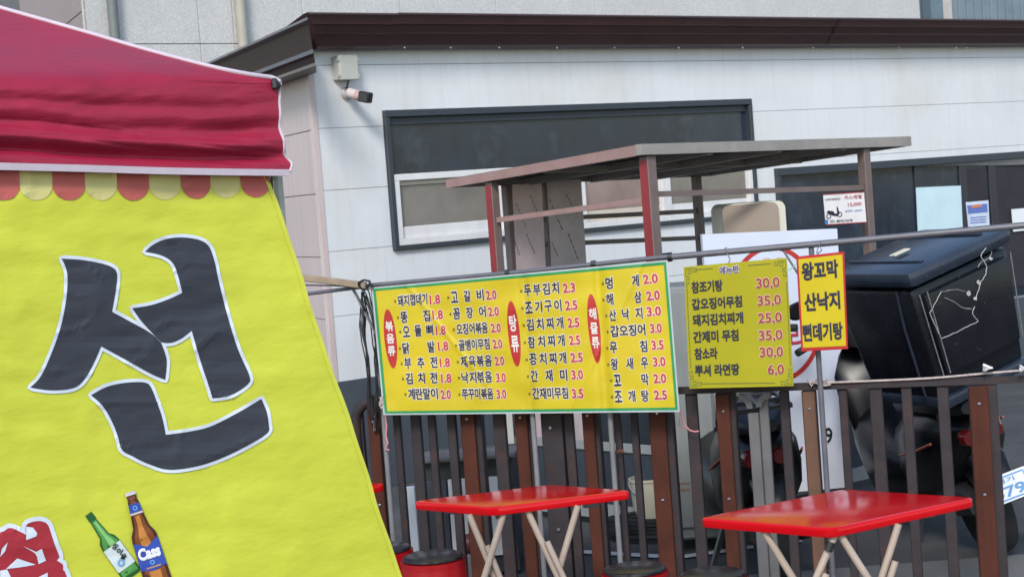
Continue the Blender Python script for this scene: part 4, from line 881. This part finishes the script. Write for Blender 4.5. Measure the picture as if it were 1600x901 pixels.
# ------------------------------------------------------------------ red folding tables
LEGM = M('beige_leg', (.36, .29, .24), .5, .12, 10)
def rounded_quad(c, r, n=5):
    out = []
    for i in range(4):
        p, a, b = c[i], c[i - 1], c[(i + 1) % 4]; da, db_ = (a - p).normalized(), (b - p).normalized()
        s, e = p + da * r, p + db_ * r
        for k in range(n + 1): t = k / n; out.append(s * (1 - t) ** 2 + p * 2 * t * (1 - t) + e * t * t)
    return out
def table(label, corners, legs, zt=.68, th=.030, pairs=((0, 1), (2, 3)), tape=None):
    c = [atZ(x, y, zt) for x, y in corners]
    # square the top up: keep the middle, use the mean edge vectors
    m0 = sum(c, V((0, 0, 0))) / 4; e1 = ((c[1] - c[0]) + (c[2] - c[3])) / 2; e2 = ((c[3] - c[0]) + (c[2] - c[1])) / 2
    c = [m0 - e1 / 2 - e2 / 2, m0 + e1 / 2 - e2 / 2, m0 + e1 / 2 + e2 / 2, m0 - e1 / 2 + e2 / 2]
    t = thing('folding_table', label, 'table', V((m0.x, m0.y, 0)), 'red folding tables by the fence')
    loops = []
    for ins, z in ((.02, zt - th), (.002, zt - th), (.0, zt - th + .004), (.0, zt - .006), (.004, zt - .001), (.010, zt)):
        cc = [m0 + (p - m0) * (1 - ins / (p - m0).length * 1.41) for p in c]; cc = [V((p.x, p.y, z)) for p in cc]; loops.append(rounded_quad(cc, .035))
    n = len(loops[0]); vs_ = [v for l in loops for v in l]; fs = [tuple(range(n))[::-1], tuple((len(loops) - 1) * n + j for j in range(n))]
    for i in range(len(loops) - 1):
        for j in range(n): fs.append((i * n + j, i * n + (j + 1) % n, (i + 1) * n + (j + 1) % n, (i + 1) * n + j))
    obj('tabletop', (vs_, fs), REDPL, t, True)
    for (ax, ay), (bx, by), kind in legs:
        a = atZ(ax, ay, zt - th)
        k = (by - ay); gx = lambda y: ax + (bx - ax) * (y - ay) / k
        b = None
        for y in range(int(by), 1400):
            q = atZ(gx(y), y, 0.0)
            if q.y < a.y + .02 * 0: b = q; break
        if b is None: b = atZ(gx(1100), 1100, 0)
        if kind == 's': a2 = a + (b - a) * .17 + V((.02, -.025, 0)); b2x = b + V((.02, -.025, 0)); obj('leg_strut', tube([a2, b2x], .011, 10), LEGM, t, True)
        obj('leg', tube([a, b], .012, 10), LEGM, t, True)
    L3 = [(atZ(ax, ay, zt - th), (bx - ax) / (by - ay), ax, ay) for (ax, ay), (bx, by), kd in legs]
    for i, j in pairs:
        (a, sa, xa, ya), (b, sb, xb, yb) = L3[i], L3[j]; yx = (xb - sb * yb - xa + sa * ya) / (sa - sb); q = atY(xa + sa * (yx - ya), yx, (a.y + b.y) / 2 - .02)
        obj('hinge_bolt', tube([q, q + V((0, .03, 0))], .009, 8), CHR, t, True)
    for q in c:
        p = m0 + (q - m0) * .62; obj('underside_bracket', bevel(hexa([V((p.x + x * .03, p.y + y * .02, zt - th - z)) for z in (.022, .0005) for x, y in ((-1, -1), (1, -1), (1, 1), (-1, 1))]), .003), PIPE, t)
    if tape:
        a = atZ(*tape[0], zt - th); q0, q1 = atY(*tape[1], a.y - .01), atY(*tape[2], a.y - .01); obj('black_tape', tube([q0, q1], .0135, 10), BLACKP, t, True)
    return t
table('red folding table under the long menu banner', [(638, 783), (772, 792), (985, 766), (862, 755.5)], [((733, 803), (773, 901), 's'), ((787, 802), (757, 901), ''), ((824, 797), (872, 901), 's'), ((903, 789), (872, 895), '')])
table('red folding table in front at right, below the narrow menu board', [(1090, 805), (1300, 829), (1523, 773), (1318, 766)], [((1194, 829), (1238, 901), ''), ((1312, 834), (1355, 901), ''), ((1304, 836), (1276, 901), 's'), ((1404, 818), (1378, 901), 's')], pairs=(), tape=((1304, 836), (1299, 846), (1294, 860)))
table('red folding table mostly hidden behind the yellow tent banner', [(430, 772), (520, 770), (606, 755), (510, 752)], [((490, 775), (520, 880), ''), ((560, 775), (540, 880), '')], pairs=())
# ------------------------------------------------------------------ stools
CUSH = M('black_cushion', (.009, .011, .016), .27, .2, 10, .0008, 30); REDST2 = M('stool_red', (.38, .005, .010), .3, .15, 6)
def stool(label, px, py, wpx, H=.43):
    c = atZ(px, py, H); c.z = 0; R_ = wpx * c.y / F_PX / 2
    t = thing('stool', label, 'stool', c, 'round red stools by the tables')
    obj('cushion', lathe([(.004, H - .016), (R_ * .97, H - .016), (R_ * 1.0, H - .012), (R_ * .99, H - .004), (R_ * .9, H), (.004, H + .002)], 40, at=c), CUSH, t, True)
    nU, nV = 64, 16; vs_, fs = [], []; zt2 = H - .0165
    def rad(z): return R_ * (1.06 + .22 * (1 - z / zt2))
    for s in (0, 1):
        for j in range(nV + 1):
            z = zt2 * (1 - j / nV)
            for i in range(nU):
                a = 2 * math.pi * i / nU + .35; r = rad(z) - .004 * s; vs_.append(c + V((r * math.cos(a), r * math.sin(a), z)))
    k = nU * (nV + 1); keep = set()
    for j in range(nV):
        for i in range(nU):
            ph = ((i + .5) % (nU / 4)) / (nU / 4); zz = 1 - (j + .5) / nV
            lim = .80 - .32 * (abs(ph - .5) / .33) ** 2.2
            if abs(ph - .5) < .33 and zz < lim: continue
            keep.add((i, j))
    I = lambda i, j, s: s * k + j * nU + i % nU
    for i, j in keep:
        fs.append((I(i, j, 0), I(i + 1, j, 0), I(i + 1, j + 1, 0), I(i, j + 1, 0))); fs.append((I(i, j, 1), I(i, j + 1, 1), I(i + 1, j + 1, 1), I(i + 1, j, 1)))
        for (ni, nj, e) in (((i + 1) % nU, j, ((1, 0), (1, 1))), ((i - 1) % nU, j, ((0, 0), (0, 1))), (i, j + 1, ((0, 1), (1, 1))), (i, j - 1, ((0, 0), (1, 0)))):
            if (ni, nj) not in keep:
                (a0, b0), (a1, b1x) = e; fs.append((I(i + a0, j + b0, 0), I(i + a1, j + b1x, 0), I(i + a1, j + b1x, 1), I(i + a0, j + b0, 1)))
    obj('stool_body', (vs_, fs), REDST2, t, True)
    obj('rim', lathe([(R_ * 1.06 - .006, H - .040), (R_ * 1.08, H - .040), (R_ * 1.08, H - .0165), (R_ * 1.06 - .006, H - .0165)], 40, at=c), REDST2, t, True)
stool('red stool with black cushion under the left end of the banner table', 676, 866, 96)
stool('red stool with black cushion between the two front tables', 991, 885, 99)
stool('red stool with black cushion half under the right front table', 1113, 893, 102)
stool('red stool half hidden by the slanting edge of the tent banner', 598, 853, 40 * 2.2)

# ------------------------------------------------------------------ tent with red canopy
T0, T1 = atY(445, 268, 4.05), atY(0, 258, 3.6)
TP = Plane(T0, (T0 - T1).xy)                                # e runs from near-left to the far-right corner
tent = thing('market_tent', 'red market tent with white piping at the left picture edge', 'tent', V((T0.x, T0.y, 0)))
RED = M('canopy_red', (.28, .009, .036), .5, .14, 7, .0016, 30, bstretch=(1, 1, 4)); PIP = M('piping_white', (.46, .40, .46), .6, .08, 20)
bk_ = -TP.n
hip = smooth_path([(-330, -85), (-150, -30), (0, 13), (120, 47), (230, 79), (330, 105), (390, 117), (425, 122), (436, 128)], 8, False)
hem = smooth_path([(-330, 247), (-150, 254), (0, 259), (120, 262), (250, 266), (360, 268), (449, 269)], 8, False)
def interp(path, n):
    L_ = [0]
    for i in range(1, len(path)): L_.append(L_[-1] + math.dist(path[i], path[i - 1]))
    out = []; j = 0
    for k in range(n + 1):
        d = L_[-1] * k / n
        while j < len(L_) - 2 and L_[j + 1] < d: j += 1
        t = (d - L_[j]) / (L_[j + 1] - L_[j]); out.append(tuple(path[j][c] * (1 - t) + path[j + 1][c] * t for c in (0, 1)))
    return out
NU, NR, NVAL = 120, 14, 60                                   # columns, roof rows, valance rows
NV = NR + NVAL
hp, hm = interp(hip, NU), interp(hem, NU)
def canopy_pt(px, py, ve):                                  # ve: pixel height of the eave at this column
    off = .03
    if py >= ve - .01: return TP.at(px, py, off)
    ze = TP.sz(px, ve, off)[1]; d = ray(px, py); tanr = .45 + 2.2 * math.exp(-(ve - py) / 14)  # roof: plane through the eave sloping back
    p0 = TP.p + TP.n * off; num = ze + tanr * (p0 - CAM).dot(TP.n) - EYE; den = d.z + tanr * d.dot(TP.n)
    return CAM + d * (num / den)
vs_, fs = [], []
for i in range(NU + 1):
    u = i / NU; top, bot = hp[i], hm[i]; ve = max(top[1] + .4, 132 + (1 - u) * 12)
    for j in range(NV + 1):
        if j <= NR: py = top[1] + (ve - top[1]) * j / NR; wv = -1 + j / NR
        else: wv = (j - NR) / NVAL; py = ve + (bot[1] - ve) * wv
        v = (py - top[1]) / (bot[1] - top[1]); px = top[0] * (1 - v) + bot[0] * v
        if u > .9: px += (u - .9) / .1 * (-5 * math.sin(v * math.pi) + 8 * math.exp(-((v - .9) / .08) ** 2))
        q = canopy_pt(px, py, ve)
        G = lambda c, s_: math.exp(-((wv - c) / s_) ** 2)
        wob = .03 * math.sin(u * 9 + 1) + .015 * math.sin(u * 23)
        fold = .020 * G(.40 + .12 * u + wob, .10) * (.75 + .25 * math.sin(u * 7)) + .020 * G(.74 + .10 * u + wob * .6, .075) - .010 * G(.58 + .10 * u + wob, .08) \
             + .007 * G(.14 + .10 * u + wob, .08) + .004 * G(-.25 + .3 * u, .1) + .003 * G(-.55 + .5 * u, .07)
        fold += .0035 * noise.noise(V((u * 7, wv * 4, 3))) + .0018 * noise.noise(V((u * 22 + wv * 3, wv * 9, 8)))
        for c0, c1, wd, am in ((.95, .62, .035, .006), (.88, .30, .03, .005), (.80, .05, .028, .004), (.66, .50, .03, .004), (.98, .80, .03, .005)):
            cc = c1 + (c0 - c1) * u; fold += am * max(0, 1 - abs(wv - cc - .02 * math.sin(u * 13 + c0 * 20)) / wd) * min(1, max(0, (u - .15) * 1.6))
        fade = min(1, (1 - wv) * 6) * min(1, v * 9) * (1 - .6 * max(0, (u - .94) / .06))
        vs_.append(q + bk_ * fold * fade)
for i in range(NU):
    for j in range(NV): fs.append((i * (NV + 1) + j, (i + 1) * (NV + 1) + j, (i + 1) * (NV + 1) + j + 1, i * (NV + 1) + j + 1))
can = obj('canopy', (vs_, fs), RED, tent, True, soft=True)
G_ = lambda i, j: vs_[i * (NV + 1) + j]
tn = TP.n
obj('hip_piping', tube([G_(i, 0) + tn * .004 for i in range(NU + 1)], .0052, 8), PIP, tent, True)
side = [G_(NU, j) + TP.e * .004 for j in range(NV + 1)]
obj('corner_piping', tube(side, .0034, 8), PIP, tent, True)
hs = [G_(i, NV) + tn * .004 for i in range(NU + 1)]
obj('hem_tape', (([p + V((0, 0, .006)) for p in hs] + [p + V((0, 0, -.0085)) for p in hs] + [p + V((0, 0, -.0085)) - tn * .006 for p in hs]), [(i, i + 1, NU + 1 + i + 1, NU + 1 + i) for i in range(NU)] + [(NU + 1 + i, NU + 2 + i, 2 * NU + 3 + i, 2 * NU + 2 + i) for i in range(NU)]), PIP, tent, True)
# side of the canopy that runs back from the corner, and the rest of the roof
sv, sf = [], []
for k in range(9):
    for j in range(NV + 1): sv.append(G_(NU, j) + bk_ * (k * .3))
for k in range(8):
    for j in range(NV): sf.append((k * (NV + 1) + j, (k + 1) * (NV + 1) + j, (k + 1) * (NV + 1) + j + 1, k * (NV + 1) + j + 1))
obj('side_valance', (sv, sf), RED, tent, True)
rv = [G_(i, 0) - tn * .003 for i in range(NU + 1)] + [G_(NU, 0) + bk_ * (2.4 * (1 - i / NU)) - tn * .003 for i in range(NU + 1)]
obj('roof_side', (rv, [(i, i + 1, NU + 2 + i, NU + 1 + i) for i in range(NU)]), RED, tent, True)
cq = TP.at(429, 131, .035)
obj('corner_clip', bevel(bar(cq + V((0, 0, .012)), cq - V((0, 0, .012)), .014, .012, up=V((0, 1, 0))), .003), BLACKP, tent)
obj('corner_patch', tube([cq + TP.e * .004 + V((0, 0, .002)), cq + TP.e * .012 - V((0, 0, .008))], .007, 8), BLACKP, tent)
LEGA = M('aluminium_leg', (.36, .37, .36), .35, .1, 10, metal=.3)
for px, o_, w_, mt in ((436, -.045, .017, LEGA), (424, -.06, .010, STEEL)):
    q = TP.at(px, 300, o_); h = w_ / 2
    obj('leg', bevel(hexa([V((q.x, q.y, z)) + TP.e * x * h + TP.n * y * h for z in (0, TP.sz(430, 262)[1]) for x, y in ((-1, -1), (1, -1), (1, 1), (-1, 1))]), .002), mt, tent)
q = TP.at(420, 274, -.05); obj('truss_bar', bar(q, q - TP.e * 1.1, .014, .014), LEGA, tent)
obj('truss_bar', bar(TP.at(436, 276, -.06), TP.at(436, 276, -.06) + bk_ * 2.2, .014, .014), LEGA, tent)
q3 = TP.at(436, 300, -.045) + bk_ * 2.3
obj('leg', bevel(hexa([V((q3.x, q3.y, z)) + TP.e * x * .01 + TP.n * y * .01 for z in (0, 1.88) for x, y in ((-1, -1), (1, -1), (1, 1), (-1, 1))]), .002), LEGA, tent)

# ------------------------------------------------------------------ yellow banner hung from the tent
def tb_off(px, py):
    return .004 * math.sin(px * .010 + py * .004) + .0035 * noise.noise(V((px * .006, py * .022, 1))) + .0016 * noise.noise(V((px * .03, py * .05 + px * .01, 5))) + .0030 * noise.noise(V((px * .009 + py * .004, py * .045, 9))) + .0022 * max(0, 1 - abs(noise.noise(V((px * .007, py * .012, 12)))) / .10)
def tbm(px, py, z=0): return TP.at(px, py, tb_off(px, py) + z)
tb = thing('tent_banner', 'big yellow printed cloth with black letters hanging from the tent', 'banner', TP.at(200, 1500))
TY = M('tent_banner_yellow', (.53, .565, .045), .5, .05, 3, .0022, 16, bstretch=(1, 1, 2.2), dirt_reflection=('#b9b840', .25, 3))
NB, NH = 80, 100; vsb, fsb = [], []
def edge_x(py): return 417 + (py - 270) * .3345 + 1.3 * math.sin(py * .021) + .7 * math.sin(py * .06 + 1)
for j in range(NH + 1):
    py = 256 + (1540 - 256) * j / NH; xr = edge_x(py)
    for i in range(NB + 1):
        px = -330 + (xr + 330) * (i / NB); vsb.append(tbm(px, py))
k = NB + 1
fsb = [(j * k + i, j * k + i + 1, (j + 1) * k + i + 1, (j + 1) * k + i) for j in range(NH) for i in range(NB)]
obj('cloth', (vsb, fsb), TY, tb, True)
ed = [tbm(edge_x(256 + 1284 * j / NH) - 5.5, 256 + 1284 * j / NH, .0022) for j in range(NH + 1)] + [tbm(edge_x(256 + 1284 * j / NH) + 1, 256 + 1284 * j / NH, .0006) for j in range(NH + 1)]
obj('side_hem', (ed, [(j, j + 1, NH + 2 + j, NH + 1 + j) for j in range(NH)]), M('tent_hem_yellow', (.60, .62, .06), .5, .04, 5), tb, True)
CORAL = M('coral_print', (.44, .10, .085), .6, .05, 6); CREAM = M('cream_print', (.55, .51, .20), .6, .05, 6); CRL = M('pale_print', (.66, .62, .36), .6)
def lay(z): return lambda x, y: tbm(x, y, z)
stripes = [(-122, -66, 0), (-68, -18, 1), (-19, 30, 0), (30, 81, 1), (81, 132, 0), (132, 182, 1), (182, 232, 0), (232, 281, 1), (281, 327, 0), (327, 374, 1), (374, 420, 0)]
for x0, x1, kx in stripes:
    yb = 313 - max(0, (x0 - 200)) * .028; w_ = (x1 - x0) / 2
    sk = .06 if x0 > 250 else .03
    path = [(x0, 257), (x1, 257)] + [(x0 + w_ + w_ * math.cos(t) + sk * (yb - 257 - 24 + 24 * math.sin(t)), yb - 24 + 24 * math.sin(t)) for t in [i * math.pi / 14 for i in range(15)]]
    obj('awning_stripe', fill(path, lay(.0012 if kx else .0018), 12), CREAM if kx else CORAL, tb)
z2 = lambda l: [(x / 2.3703, 240 + y / 2.3703) + tuple(c) for x, y, *c in l]; z3 = lambda l: [(x / 2.4242, 560 + y / 2.4242) + tuple(c) for x, y, *c in l]
SIOT = z2([(228, 388, 'c'), (300, 393), (370, 405), (415, 420), (433, 442), (430, 500), (415, 585, 'c'), (480, 620), (560, 665), (597, 700, 'c'), (612, 740), (618, 775), (612, 837, 'c'), (560, 815), (470, 765), (375, 713, 'c'), (350, 770), (320, 825), (290, 858), (250, 872), (180, 875), (112, 865, 'c'), (150, 825), (190, 740), (225, 640), (245, 540), (250, 460), (243, 420)])
EO = z2([(490, 572, 'c'), (560, 560), (620, 540), (675, 515, 'c'), (660, 455), (640, 405), (600, 377), (537, 363, 'c'), (570, 335), (620, 315), (680, 310), (740, 320), (775, 345), (795, 400), (810, 470), (840, 590), (880, 720), (924, 822)]) + z3([(940, 95), (900, 125), (860, 142), (805, 150, 'c'), (785, 85)]) + z2([(745, 775), (710, 655, 'c'), (670, 685), (632, 700), (597, 698, 'c'), (560, 660), (520, 615)])
NIEUN = z3([(345, 138, 'c'), (400, 108), (460, 93), (520, 88), (555, 92), (572, 108), (595, 165), (615, 225), (628, 288, 'c'), (720, 275), (800, 255), (900, 205), (990, 152, 'c'), (1010, 200), (1018, 250), (1014, 280), (950, 322), (850, 372), (750, 406), (640, 420), (560, 397), (500, 368), (462, 345), (445, 290), (425, 240), (390, 180)])
INK = M('charcoal_ink', (.028, .032, .045), .6, .08, 6); HALOB = M('pale_blue_outline', (.60, .66, .76), .6, .04, 6)
gl = None
for nm, pth in (('letter_stroke', SIOT), ('letter_stroke', EO), ('letter_stroke', NIEUN)):
    pp_ = smooth_path(pth, 4)
    o = obj(nm, fill(pp_, lay(.0030), 9), INK, tb)
    obj('outline', ring(pp_, 5.2, 2, lay(.0022)), HALOB, o)
z4 = lambda l: [(x / 4.979, 720 + y / 4.979) + tuple(c) for x, y, *c in l]
RB = z4([(-330, 620), (-200, 560), (0, 552), (75, 517), (140, 540), (203, 573), (203, 612, 'c'), (200, 503), (250, 472), (320, 465), (370, 490), (397, 560), (430, 660), (462, 745, 'c'), (442, 770, 'c'), (488, 800, 'c'), (490, 843), (502, 852), (525, 920), (560, 1100), (300, 1180), (0, 1180), (-330, 1150)])
pp_ = smooth_path([q[:2] for q in RB[:6]] + [(41.5, 841.5)] + [q[:2] for q in RB[7:]], 4)
REDL = M('scarlet_print', (.34, .018, .03), .6, .08, 6)
o = obj('red_letter', fill(pp_, lay(.0030), 12), REDL, tb); obj('outline', ring(pp_, 7, 2, lay(.0022)), HALOB, o)
for gap in ([(0, 745), (15, 680), (60, 630), (40, 700)], [(180, 660), (283, 705), (325, 680), (357, 772), (300, 800), (288, 740), (270, 712)], [(45, 838), (135, 755), (277, 803), (150, 825)], [(200, 507), (255, 515), (290, 560), (282, 583), (205, 612), (204, 575)], [(275, 912), (370, 865), (372, 930)], [(0, 850), (55, 840), (90, 912), (0, 912)]):
    obj('counter', fill([q[:2] for q in z4(gap)], lay(.0038), 8), HALOB, o)
# printed bottles
def bottle(axis, prof, z, mat, name):
    (ax, ay), (bx, by) = axis; L_ = math.hypot(bx - ax, by - ay); ux, uy = (bx - ax) / L_, (by - ay) / L_; nx, ny = -uy, ux
    f = lambda t, w_: (ax + ux * t * L_ + nx * w_, ay + uy * t * L_ + ny * w_)
    poly = [f(t, -w_) for t, w_ in prof] + [f(t, w_) for t, w_ in reversed(prof)]
    return obj(name, fill(poly, lay(z), 10), mat, tb), f
GREENB = M('green_bottle_print', (.08, .28, .06), .5, .15, 20); GREEND = M('green_bottle_dark', (.015, .10, .02), .5); GREENL = M('green_bottle_light', (.22, .50, .16), .5)
g_ax = ((138, 802), (208, 899))
gb, gf = bottle(g_ax, [(0, 6), (.10, 6.5), (.11, 5.5), (.36, 8.5), (.42, 14), (.50, 16), (.96, 17), (1.0, 12)], .0026, GREEND, 'bottle_print')
def inset(f, lst, z, mat, par, nm): return obj(nm, fill([f(t, w_) for t, w_ in lst], lay(z), 10), mat, par)
inset(gf, [(.12, -4), (.12, 3.5), (.36, 5.5), (.44, 11), (.5, 13), (.95, 14), (.96, -13), (.5, -13), (.43, -10), (.36, -6.5)], .0031, GREENB, gb, 'bottle_face')
inset(gf, [(.14, -2.5), (.14, 1), (.36, 1), (.46, 2), (.52, 2), (.52, -8), (.46, -7), (.36, -4)], .0036, GREENL, gb, 'bottle_highlight')
inset(gf, [(.52, -15.5), (.52, 15.5), (.86, 16), (.86, -16)], .0042, M('label_print_white', (.58, .66, .66), .6), gb, 'bottle_label')
for i, ch in enumerate('참이슬'):
    cx, cy = gf(.54 + i * .085, -5 + i * -1.0); obj('lettering', text_px(ch, cx - 4, cx + 4, cy, 9, .35, -.5, lambda x, y, z: tbm(x, y, .0046 + z), .03)[0], BLACKP, gb)
cx, cy = gf(.77, 3); obj('label_emblem', ring([(cx + 4.5 * math.cos(t * .4), cy + 5 * math.sin(t * .4)) for t in range(16)], 1.5, 2, lay(.005)), M('emblem_blue', (.18, .38, .6), .6), gb)
b_ax = ((203, 768), (250, 915))
AMB = M('amber_bottle_print', (.20, .055, .012), .5, .2, 20); AMBD = M('amber_bottle_dark', (.06, .014, .008), .5); AMBL = M('amber_bottle_light', (.50, .20, .04), .5, .2, 25)
bb, bf = bottle(b_ax, [(0, 8), (.035, 8.5), (.04, 7.5), (.09, 7.5), (.10, 8.5), (.25, 10.5), (.37, 13), (.44, 19), (.50, 20.5), (1.1, 22)], .0048, AMBD, 'bottle_print')
inset(bf, [(.05, -5), (.05, 5), (.25, 7), (.38, 10), (.46, 15), (.52, 16.5), (1.08, 17), (1.08, -17), (.52, -16.5), (.46, -15), (.38, -10), (.25, -7)], .0053, AMB, bb, 'bottle_face')
inset(bf, [(.25, -3), (.25, 4), (.38, 5), (.46, 8), (.56, 8), (.60, 0), (.56, -8), (.46, -5), (.38, -3)], .0058, AMBL, bb, 'bottle_highlight')
inset(bf, [(.83, -9), (.83, 9), (1.05, 10), (1.05, -8)], .0058, AMBL, bb, 'bottle_highlight')
inset(bf, [(0, -8), (0, 8), (.035, 8.5), (.035, -8.5)], .0058, M('cap_print', (.55, .5, .55), .5), bb, 'bottle_cap')
LBL = M('cobalt_label', (.03, .07, .38), .6, .1, 15); inset(bf, [(.125, -9), (.125, 9), (.21, 10), (.21, -10)], .0062, LBL, bb, 'neck_label')
inset(bf, [(.215, -10), (.215, 10), (.235, 10.3), (.235, -10.3)], .0062, M('silver_print', (.55, .5, .5), .5), bb, 'neck_band')
inset(bf, [(.50, -20), (.58, 0), (.51, 20), (.80, 21), (.83, 0), (.80, -21)], .0062, LBL, bb, 'bottle_label')
obj('label_emblem', ring([(bf(.17, 0)[0] + 3 * math.cos(t * .4), bf(.17, 0)[1] + 3 * math.sin(t * .4)) for t in range(16)], .8, .8, lay(.0066)), M('emblem_light_blue', (.15, .4, .7), .5), bb)
obj('label_emblem', ring([(bf(.745, 0)[0] + 3 * math.cos(t * .4), bf(.745, 0)[1] + 3 * math.sin(t * .4)) for t in range(16)], .8, .8, lay(.0066)), M('emblem_light_blue', (.15, .4, .7), .5), bb)
cx, cy = bf(.64, 0); obj('lettering', text_px('Cass', cx - 17, cx + 17, cy + 6, 19, -.32, .25, lambda x, y, z: tbm(x, y, .0064 + z), .055)[0], M('label_white', (.75, .75, .78), .6), bb)
cx, cy = bf(.70, 9); 
inset(bf, [(.785, -12), (.785, 12), (.80, 12), (.80, -12)], .0066, M('label_tan', (.45, .25, .15), .6), bb, 'label_line')
